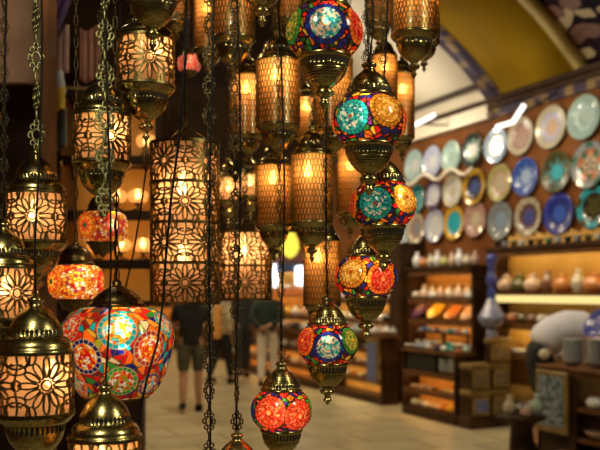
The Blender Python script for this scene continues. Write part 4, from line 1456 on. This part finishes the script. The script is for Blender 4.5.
def person(label, loc, rz, J, clothes, hair='short', s=1.0):
    t = thing('person', label, 'person', loc, rz, 'people in the aisle', s)
    names = list(J.keys())
    # ---- body: pelvis-spine-chest-neck-head, arms with fingers, legs
    pts, ed, rad = [], [], []
    idx = {}
    def v(n, p_, r):
        idx[n] = len(pts); pts.append(Vector(p_)); rad.append(r)
    spine = ['pelvis', 'spine', 'chest', 'neck', 'jaw', 'head', 'crown']
    for n, r in zip(spine, ((.15, .11), (.135, .10), (.16, .11), .055, .075, (.082, .098), .05)):
        v(n, J[n], r)
    ed += chain_e([idx[n] for n in spine])
    hd, jw = Vector(J['head']), Vector(J['jaw'])
    upv = (Vector(J['crown']) - jw).normalized()
    fwd = Vector(J.get('face', (0, 1, 0))).normalized()
    sd_ = fwd.cross(upv).normalized()
    v('nose', hd + fwd * .115 - upv * .02, .014); ed.append((idx['head'], idx['nose']))
    for sg in (-1, 1):
        k = 'L' if sg < 0 else 'R'
        v('ear' + k, hd + sd_ * sg * .098 - upv * .01, .018); ed.append((idx['head'], idx['ear' + k]))
        v('sh' + k, J['sh' + k], .06); v('el' + k, J['el' + k], .042); v('wr' + k, J['wr' + k], .028)
        ed += chain_e([idx['chest'], idx['sh' + k], idx['el' + k], idx['wr' + k]])
        w, e = Vector(J['wr' + k]), Vector(J['el' + k])
        hdv = (w - e).normalized()
        hdv = (hdv + Vector(J.get('hand' + k, (0, .1, -.3)))).normalized()
        lat = hdv.cross(Vector((sg, .2, .1))).normalized()
        palm = w + hdv * .075
        v('pm' + k, palm, (.038, .022)); ed.append((idx['wr' + k], idx['pm' + k]))
        curl = hdv.cross(lat).normalized() * -sg
        for f, (o_, L) in enumerate(((-.030, .068), (-.010, .078), (.010, .073), (.030, .058))):
            a = palm + lat * o_ + hdv * .03
            v('f%d%s' % (f, k), a, .0095); v('g%d%s' % (f, k), a + hdv * L * .55 + curl * .01, .0085); v('h%d%s' % (f, k), a + hdv * L + curl * .03, .007)
            ed += chain_e([idx['pm' + k], idx['f%d%s' % (f, k)], idx['g%d%s' % (f, k)], idx['h%d%s' % (f, k)]])
        a = w + hdv * .035 - lat * .035
        v('t0' + k, a, .011); v('t1' + k, a - lat * .022 + hdv * .03 + curl * .01, .009)
        ed += chain_e([idx['wr' + k], idx['t0' + k], idx['t1' + k]])
        v('hp' + k, J['hp' + k], .095); v('kn' + k, J['kn' + k], .062); v('an' + k, J['an' + k], .042); v('to' + k, J['to' + k], (.045, .03))
        cf = (Vector(J['kn' + k]) * .62 + Vector(J['an' + k]) * .38) + Vector((0, -.015, 0))
        v('cf' + k, cf, .06)
        ed += chain_e([idx['pelvis'], idx['hp' + k], idx['kn' + k], idx['cf' + k], idx['an' + k], idx['to' + k]])
    skin_mesh('body', pts, ed, rad, SKIN, t)
    # ---- clothes
    def L_(a, b, q):
        return Vector(J[a]).lerp(Vector(J[b]), q)
    cl = clothes
    # shirt
    g_ = cl.get('girth', 1)
    pt = [Vector(J['pelvis']) * (1.6 if g_ == 1 else 1.15) - Vector(J['spine']) * (.6 if g_ == 1 else .15), J['spine'], J['chest'], L_('chest', 'neck', .8)]
    ra = [(.185 * g_, .148 * g_), (.168 * g_, .132 * g_), (.19 * g_, .14 * g_), .10]
    e = [(0, 1), (1, 2), (2, 3)]
    for k in 'LR':
        b0 = len(pt)
        pt += [J['sh' + k], L_('sh' + k, 'el' + k, cl.get('sleeve', .7))]
        ra += [.082, .062]
        e += [(2, b0), (b0, b0 + 1)]
        if cl.get('long'):
            pt += [J['el' + k], L_('el' + k, 'wr' + k, .93)]; ra += [.057, .043]
            e += [(b0 + 1, b0 + 2), (b0 + 2, b0 + 3)]
    if g_ != 1:
        mb = MB()
        arc = [(.0, 1.02, .10), (.015, 1.04, .15), (.06, 1.09, .175), (.15, 1.165, .175), (.26, 1.20, .178), (.37, 1.195, .178), (.47, 1.14, .165), (.54, 1.07, .13), (.585, 1.01, .085), (.60, .985, .05)]
        mb.tube([(0, y_, z_) for y_, z_, r_ in arc], [r_ for _, _, r_ in arc], 24)
        for k in 'LR':
            s0, e0 = Vector(J['sh' + k]), Vector(J['el' + k])
            mb.tube([s0 + (s0 - e0) * .12, s0, s0.lerp(e0, .4), s0.lerp(e0, .95)], [.05, .088, .075, .062], 14)
        mb.build('shirt', cl['shirt'], t)
    else:
        skin_mesh('shirt', pt, e, ra, cl['shirt'], t, 1)
    # trousers / shorts
    pt = [Vector(J['pelvis']) + Vector((0, 0, .10)), J['pelvis']]
    ra = [(.160 * g_, .122 * g_), (.17 * g_, .138 * g_)]
    if g_ != 1:
        pt = [Vector((0, .02, 1.06)), Vector((0, -.05, .97))]
    e = [(0, 1)]
    for k in 'LR':
        b0 = len(pt)
        pt += [J['hp' + k], L_('hp' + k, 'kn' + k, .55), L_('hp' + k, 'kn' + k, 1.0 if cl.get('full') else .95)]
        ra += [.115 * g_, .098 * g_, .082]
        e += [(1, b0), (b0, b0 + 1), (b0 + 1, b0 + 2)]
        if cl.get('full'):
            pt += [L_('kn' + k, 'an' + k, .5), L_('kn' + k, 'an' + k, .93)]; ra += [.074, .06]
            e += [(b0 + 2, b0 + 3), (b0 + 3, b0 + 4)]
    skin_mesh('trousers' if cl.get('full') else 'shorts', pt, e, ra, cl['legs'], t, 1)
    for k in 'LR':
        a, b = Vector(J['an' + k]), Vector(J['to' + k])
        d = (b - a); d.z = 0
        skin_mesh('shoe', [a - d * .3 + Vector((0, 0, -.035)), a + Vector((0, 0, -.03)), a + d * .55 + Vector((0, 0, -.035)), b + d * .12],
                  [(0, 1), (1, 2), (2, 3)], [(.045, .035), (.05, .05), (.05, .04), (.045, .03)], cl.get('shoe', CORD), t, 1, 1)
    hp_ = [hd - fwd * .02 + upv * .04, Vector(J['crown']) - fwd * .01 + upv * .01, hd - fwd * .07 - upv * .03]
    hr = [(.095, .10), .065, .07]
    he = [(0, 1), (0, 2)]
    if hair == 'long':
        hp_ += [Vector(J['neck']) - fwd * .08, L_('neck', 'chest', .35) - fwd * .12]; hr += [.075, .05]; he += [(2, 3), (3, 4)]
    skin_mesh('hair', hp_, he, hr, HAIR, t, 0)
    return t


def standing(arms='down', stride=0.0, lean=0.0):
    J = dict(pelvis=(0, 0, .96), spine=(0, 0, 1.14), chest=(0, .0, 1.34), neck=(0, .0, 1.50), jaw=(0, .025, 1.57), head=(0, .02, 1.645), crown=(0, .005, 1.735), face=(0, 1, -.05))
    for sg, k in ((-1, 'L'), (1, 'R')):
        st = stride * sg
        J['hp' + k] = (sg * .095, 0, .91); J['kn' + k] = (sg * .10, st * .5 + .01, .49); J['an' + k] = (sg * .11, st - (.06 if st < 0 else 0), .085 + (.05 if st < -.05 else 0)); J['to' + k] = (sg * .125, st + .15, .03)
        J['sh' + k] = (sg * .185, -.005, 1.42)
        if arms == 'down':
            J['el' + k] = (sg * .25, -.04 - st * .3, 1.13); J['wr' + k] = (sg * .26, .05 - st * .6, .89)
        elif arms == 'back':
            J['el' + k] = (sg * .27, -.12, 1.16); J['wr' + k] = (sg * .06, -.215, 1.02 + .03 * sg); J['hand' + k] = (-sg * .5, 0, 0)
        elif arms == 'front':
            J['el' + k] = (sg * .25, .03, 1.14); J['wr' + k] = (sg * .13, .25, 1.12); J['hand' + k] = (0, .5, 0)
    return J


BLACKT = pmat('black_cotton', (.006, .0065, .007), (.012, .0125, .013), rough=.8)
KHAKI = pmat('khaki_cargo', (.06, .055, .03), (.12, .105, .06), rough=.8, scale=12)
CREAMC = pmat('cream_pattern_cloth', (.30, .26, .16), (.62, .52, .33), rough=.8, scale=20, lo=.45, hi=.55)
DGREEN = pmat('dark_green_cloth', (.008, .02, .014), (.015, .03, .02), rough=.8)
PALET = pmat('pale_trouser_cloth', (.62, .56, .47), (.70, .64, .54), rough=.8)
WHITES = pmat('white_shirt_cloth', (.74, .72, .76), (.82, .80, .84), rough=.8)
NAVYC = pmat('charcoal_cloth', (.02, .02, .022), (.035, .035, .04), rough=.8)
ORSCARF = pmat('orange_scarf_cloth', (.65, .27, .06), (.75, .36, .1), rough=.8)


def ground(px, py):
    d = EYE * FPX / (py - HOR)
    q = P(px, py, d)
    return Vector((q.x, q.y, 0))


AWAY = -YAW     # facing away from the camera
q = ground(191, 412)
person('man seen from behind in black t-shirt and dark cargo shorts under the tall cylinder lamp', q, AWAY + .15, standing('front', .06), dict(shirt=BLACKT, legs=KHAKI, sleeve=.8, shoe=CORD), s=1.0)
q = ground(221, 384)
tB_ = person('person walking in a cream patterned top with an orange scarf and black trousers', q, AWAY - .5, standing('down', .16), dict(shirt=CREAMC, legs=BLACKT, full=True, long=True), hair='long', s=.97)
sc_ = skin_mesh('scarf', [(.06, -.17, 1.46), (.07, -.215, 1.3), (.07, -.225, 1.1), (.06, -.225, .82)], [(0, 1), (1, 2), (2, 3)], [(.06, .03), (.075, .03), (.085, .03), (.10, .03)], ORSCARF, tB_)
q = ground(243, 378)
person('person all in dark clothes half hidden behind the hanging chains', q, AWAY + .4, standing('down', .12), dict(shirt=NAVYC, legs=NAVYC, full=True, long=True))
q = ground(268, 386)
person('person in dark green top and pale trousers with hands clasped behind the back', q, AWAY - .1, standing('back', .03), dict(shirt=DGREEN, legs=PALET, full=True, long=True, sleeve=.6), hair='short')

# the man bending over the counter
J = dict(pelvis=(0, 0, .98), spine=(0, .17, 1.19), chest=(0, .39, 1.19), neck=(0, .58, 1.0), jaw=(0, .62, .93), head=(0, .655, .86), crown=(0, .69, .78), face=(0, .3, -1))
for sg, k in ((-1, 'L'), (1, 'R')):
    J['hp' + k] = (sg * .10, .0, .92); J['kn' + k] = (sg * .11, .04, .50); J['an' + k] = (sg * .12, -.03, .085); J['to' + k] = (sg * .13, .13, .03)
    J['sh' + k] = (sg * .18, .48, 1.09); J['el' + k] = (sg * .21, .52, .84); J['wr' + k] = (sg * .15, .50, .63)
q = P(540, 350, 8.34)
tm = person('man in white shirt and black shorts bending forward behind the near counter', (q.x, q.y, 0), -PI / 2 - YAW - .1, J, dict(shirt=WHITES, legs=BLACKT, sleeve=.95, girth=1.2), s=1.05)
mb = MB(); mb.lathe([(0, .02), (.045, .02), (.05, .012), (.05, 0)], 20, M=Matrix.Translation((.205, -.0, .97)) @ Matrix.Rotation(PI / 2, 4, 'Y'))
o = mb.build('round_patch', WHITEP, tm); o['label'] = 'white round patch on the shorts'

# ================================================================== LEFT BACKGROUND OF THE LANTERN STALL
# amber lit wall cabinet at depth about 4.4
def cam_box(mb, x0, x1, y0, y1, d, th):
    """upright box parallel to the stall front, spanning image columns/rows at depth d"""
    vs = []
    for dd in (d, d + th):
        a, b = P(x0, y1, d), P(x1, y0, d)
        for (px, py) in ((x0, y1), (x1, y1), (x1, y0), (x0, y0)):
            vs.append(P(px, py, d) + FW * (dd - d))
    sm = mb.smooth; mb.smooth = False
    mb.add(vs, [(0, 1, 2, 3), (7, 6, 5, 4), (0, 4, 5, 1), (1, 5, 6, 2), (2, 6, 7, 3), (3, 7, 4, 0)])
    mb.smooth = sm


D0 = 4.2
base = P(105, HOR, D0)
t = thing('wall_cabinet', 'amber lit open cabinet with small glass lamps glowing behind the brass lanterns', 'cabinet', (0, 0, 0))
mb = MB(); cam_box(mb, 60, 156, 88, 304, D0 + .30, .03); mb.build('back_panel', AMBER, t)
for y in (304, 262, 213, 158, 92):
    mb = MB(); cam_box(mb, 60, 158, y - 2.5, y + 2.5, D0, .30); mb.build('shelf_board', WOOD, t)
for x in (58, 158):
    mb = MB(); cam_box(mb, x - 3, x + 3, 88, 307, D0, .33); mb.build('side_panel', WOOD, t)
for y in (265, 216, 161, 95):
    mb = MB(); cam_box(mb, 62, 155, y - 3, y + 4, D0 - .02, .02); mb.build('shelf_lip', WOOD, t)
    mb = MB(); cam_box(mb, 66, 152, y, y + 2.2, D0 + .03, .02); mb.build('light_strip', STRIPO, t)
SMALLG = shade_mat('small_lamp_glass', (.9, .5, .2), (1, .65, .3), scale=10, refr=.3)
def table_lamp(px, py, d, label):
    q = P(px, py, d)
    t = thing('table_lamp', label, 'lamp', q, 0, 'small glass lamps in the amber cabinet', .054)
    mb = MB(); mb.lathe([(0, 0), (.6, 0), (.55, .1), (.2, .25), (.2, .5), (.5, .62), (.52, .7), (0, .7)], 20); mb.build('base', BRASSD, t)
    mb = MB(); mb.lathe([(.5, .7), (.85, .95), (1, 1.35), (.85, 1.75), (.45, 2.0), (.0, 2.05)], 24); mb.build('glass_shade', SMALLG, t)
    o = put('bulb', bulb_mesh(), t, (0, 0, 1.4))
    o.scale = (1.6,) * 3
for px, py, lb in ((143, 262, 'third'), (121, 262, 'second'), (97, 262, 'first'), (138, 213, 'upper right'), (117, 213, 'upper left'), (146, 158, 'topmost')):
    table_lamp(px, py - 3, D0 + .15, {'third': 'small glowing lamp on the amber shelf next to the tall cylinder lamp', 'second': 'small glowing lamp in the middle of the lower amber shelf', 'first': 'small glowing lamp at the left end of the lower amber shelf',
               'upper right': 'small glowing lamp at the right end of the middle amber shelf', 'upper left': 'small glowing lamp near the middle of the middle amber shelf', 'topmost': 'small glowing lamp on the topmost amber shelf'}[lb])
# dark wood base and left side of the stall
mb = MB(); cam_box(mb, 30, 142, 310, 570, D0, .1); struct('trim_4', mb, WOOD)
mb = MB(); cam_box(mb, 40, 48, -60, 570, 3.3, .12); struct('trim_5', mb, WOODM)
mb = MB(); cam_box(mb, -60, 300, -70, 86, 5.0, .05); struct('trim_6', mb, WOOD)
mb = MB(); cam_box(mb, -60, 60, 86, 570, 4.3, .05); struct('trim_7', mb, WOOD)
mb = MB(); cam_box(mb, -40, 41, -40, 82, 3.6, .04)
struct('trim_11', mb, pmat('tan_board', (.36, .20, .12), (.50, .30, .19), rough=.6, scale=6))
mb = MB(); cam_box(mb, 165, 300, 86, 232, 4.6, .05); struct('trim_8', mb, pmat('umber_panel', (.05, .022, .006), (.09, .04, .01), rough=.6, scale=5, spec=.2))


def cloth(px0, px1, y0, y1, d, mat, label, folds=4, shear=0.0):
    mb = MB()
    nu, nv = 24, 10
    vs, fs = [], []
    for j in range(nv + 1):
        for i in range(nu + 1):
            u, v_ = i / nu, j / nv
            x = px0 + (px1 - px0) * u + shear * v_
            y = y0 + (y1 - y0) * v_ + 3 * math.sin(u * 5)
            vs.append(P(x, y, d + .03 * math.sin(u * folds * 2 * PI) * (.4 + .6 * v_)))
    for j in range(nv):
        for i in range(nu):
            a = j * (nu + 1) + i
            fs.append((a, a + 1, a + nu + 2, a + nu + 1))
    mb.add(vs, fs)
    o = mb.build('hanging_cloth', mat)
    so = o.modifiers.new('thickness', 'SOLIDIFY'); so.thickness = .006
    return tag(o, label, 'cloth', 'cloths hung at the back of the stall')


cloth(50, 68, 28, 76, 3.9, pmat('rose_cloth', (.40, .24, .20), (.60, .42, .36), rough=.8, scale=9), 'rose beige cloth hanging between the two ornate chains, upper part', 3)
cloth(44, 62, 74, 96, 3.85, pmat('pale_blue_cloth', (.50, .56, .62), (.62, .66, .70), rough=.8), 'pale blue white cloth hanging right of the left wooden post', 2, 3)
cloth(45, 64, 90, 112, 3.8, pmat('yellow_cloth', (.55, .40, .03), (.66, .50, .05), rough=.8), 'yellow cloth below the pale blue one beside the post', 2)
cloth(46, 66, 112, 150, 3.9, pmat('slate_cloth', (.10, .12, .12), (.16, .18, .18), rough=.8), 'slate grey cloth lowest in the row beside the post', 2)
cloth(44, 74, -6, 34, 3.8, pmat('violet_cloth', (.06, .035, .12), (.11, .06, .18), rough=.8), 'dark violet cloth draped at the top beside the post', 3, -16)
cloth(80, 100, 28, 80, 4.0, pmat('dusty_pink_cloth', (.30, .13, .09), (.45, .22, .15), rough=.8, scale=9), 'dusty pink cloth in the dark right of the second ornate chain', 3)
# ================================================================== light and camera
def area(name, loc, size, power, col, target, size_y=None):
    li = bpy.data.lights.new(name, 'AREA')
    li.energy = power; li.color = col; li.size = size
    if size_y:
        li.shape = 'RECTANGLE'; li.size_y = size_y
    o = bpy.data.objects.new(name, li); COL.objects.link(o)
    o.location = loc
    d = Vector(target) - Vector(loc)
    o.rotation_euler = d.to_track_quat('-Z', 'Y').to_euler()
    return o


area('stall_fill_area', (-.25, .75, 2.75), .18, 13, (1, .95, .72), (.7, 1.9, 1.6), .5)  # unseen area lights added over the stall to give the brass highlights
area('stall_fill_area', (1.75, .55, 2.7), .18, 13, (1, .93, .68), (.9, 1.9, 1.6), .5)
for i, (y, pw) in enumerate(((4.5, 55), (7.8, 45), (10.2, 60), (13.5, 70), (18, 100), (24, 90))):  # unseen fill lights added under the vault to lighten the hall
    area('hall_fill', (3.2, y, 4.9), .5, pw, (1, .78, .46), (3.6, y, 0), .5)
q = P(60, -60, 3.0)
li = bpy.data.lights.new('stall_fill_point', 'POINT'); li.energy = 5; li.color = (1, .8, .55); li.shadow_soft_size = .05  # unseen point light added to brighten the tan board and cloths
o = bpy.data.objects.new('stall_fill_point', li); COL.objects.link(o); o.location = (q.x, q.y, 3.02)
def spot(loc, target, power, col, ang=60, size=.03):  # unseen spot light without a fixture, added to brighten its target
    li = bpy.data.lights.new('fill_spot', 'SPOT'); li.energy = power; li.color = col; li.spot_size = math.radians(ang); li.spot_blend = .6; li.shadow_soft_size = size
    o = bpy.data.objects.new('fill_spot', li); COL.objects.link(o); o.location = loc
    o.rotation_euler = (Vector(target) - Vector(loc)).to_track_quat('-Z', 'Y').to_euler()
for y in (6.3, 7.6, 8.9, 10.2, 11.6):
    spot((5.0, y, 3.85), (6.9, y + .3, 2.9), 42, (1, .94, .80), 85, .05)
spot((4.9, 5.6, 3.9), (5.9, 6.6, 1.1), 60, (1, .95, .9), 45, .05)  # added to brighten the bending man
for y, pw in ((7.0, 30), (8.9, 55), (10.6, 55), (12.6, 60), (15.5, 70)):  # added for glints on the counter and shelf wares
    spot((4.0, y, 3.9), (6.5, y + .2, 1.25), pw, (1, .84, .58), 62, .05)
# unseen spot added to brighten the white bay
spot((3.4, 9.6, 2.9), (5.9, 9.9, 4.9), 230, (1, .93, .80), 70, .2)
w = bpy.data.worlds.new('World'); sc.world = w; w.use_nodes = True
bg = w.node_tree.nodes['Background']
bg.inputs[0].default_value = (.9, .7, .45, 1); bg.inputs[1].default_value = .02

cam = bpy.data.cameras.new('Camera')
cam.sensor_width = 36; cam.sensor_fit = 'HORIZONTAL'
cam.lens = FPX / 600 * 36
cam.shift_y = (HOR - 225) / 600
cam.dof.use_dof = True
cam.dof.focus_distance = 1.84
cam.dof.aperture_fstop = 3.9
cam.dof.aperture_blades = 0
co = bpy.data.objects.new('Camera', cam); COL.objects.link(co)
co.location = CAM
co.rotation_euler = (PI / 2, 0, -YAW)
sc.camera = co
cam.clip_start = .05

sc.view_settings.view_transform = 'Standard'
sc.view_settings.look = 'None'
sc.view_settings.gamma = 1
sc.view_settings.exposure = 0.0
sc.view_settings.use_curve_mapping = False
sc.cycles.use_denoising = True
sc.cycles.max_bounces = 8
sc.cycles.sample_clamp_indirect = 6
sc.cycles.use_light_tree = True
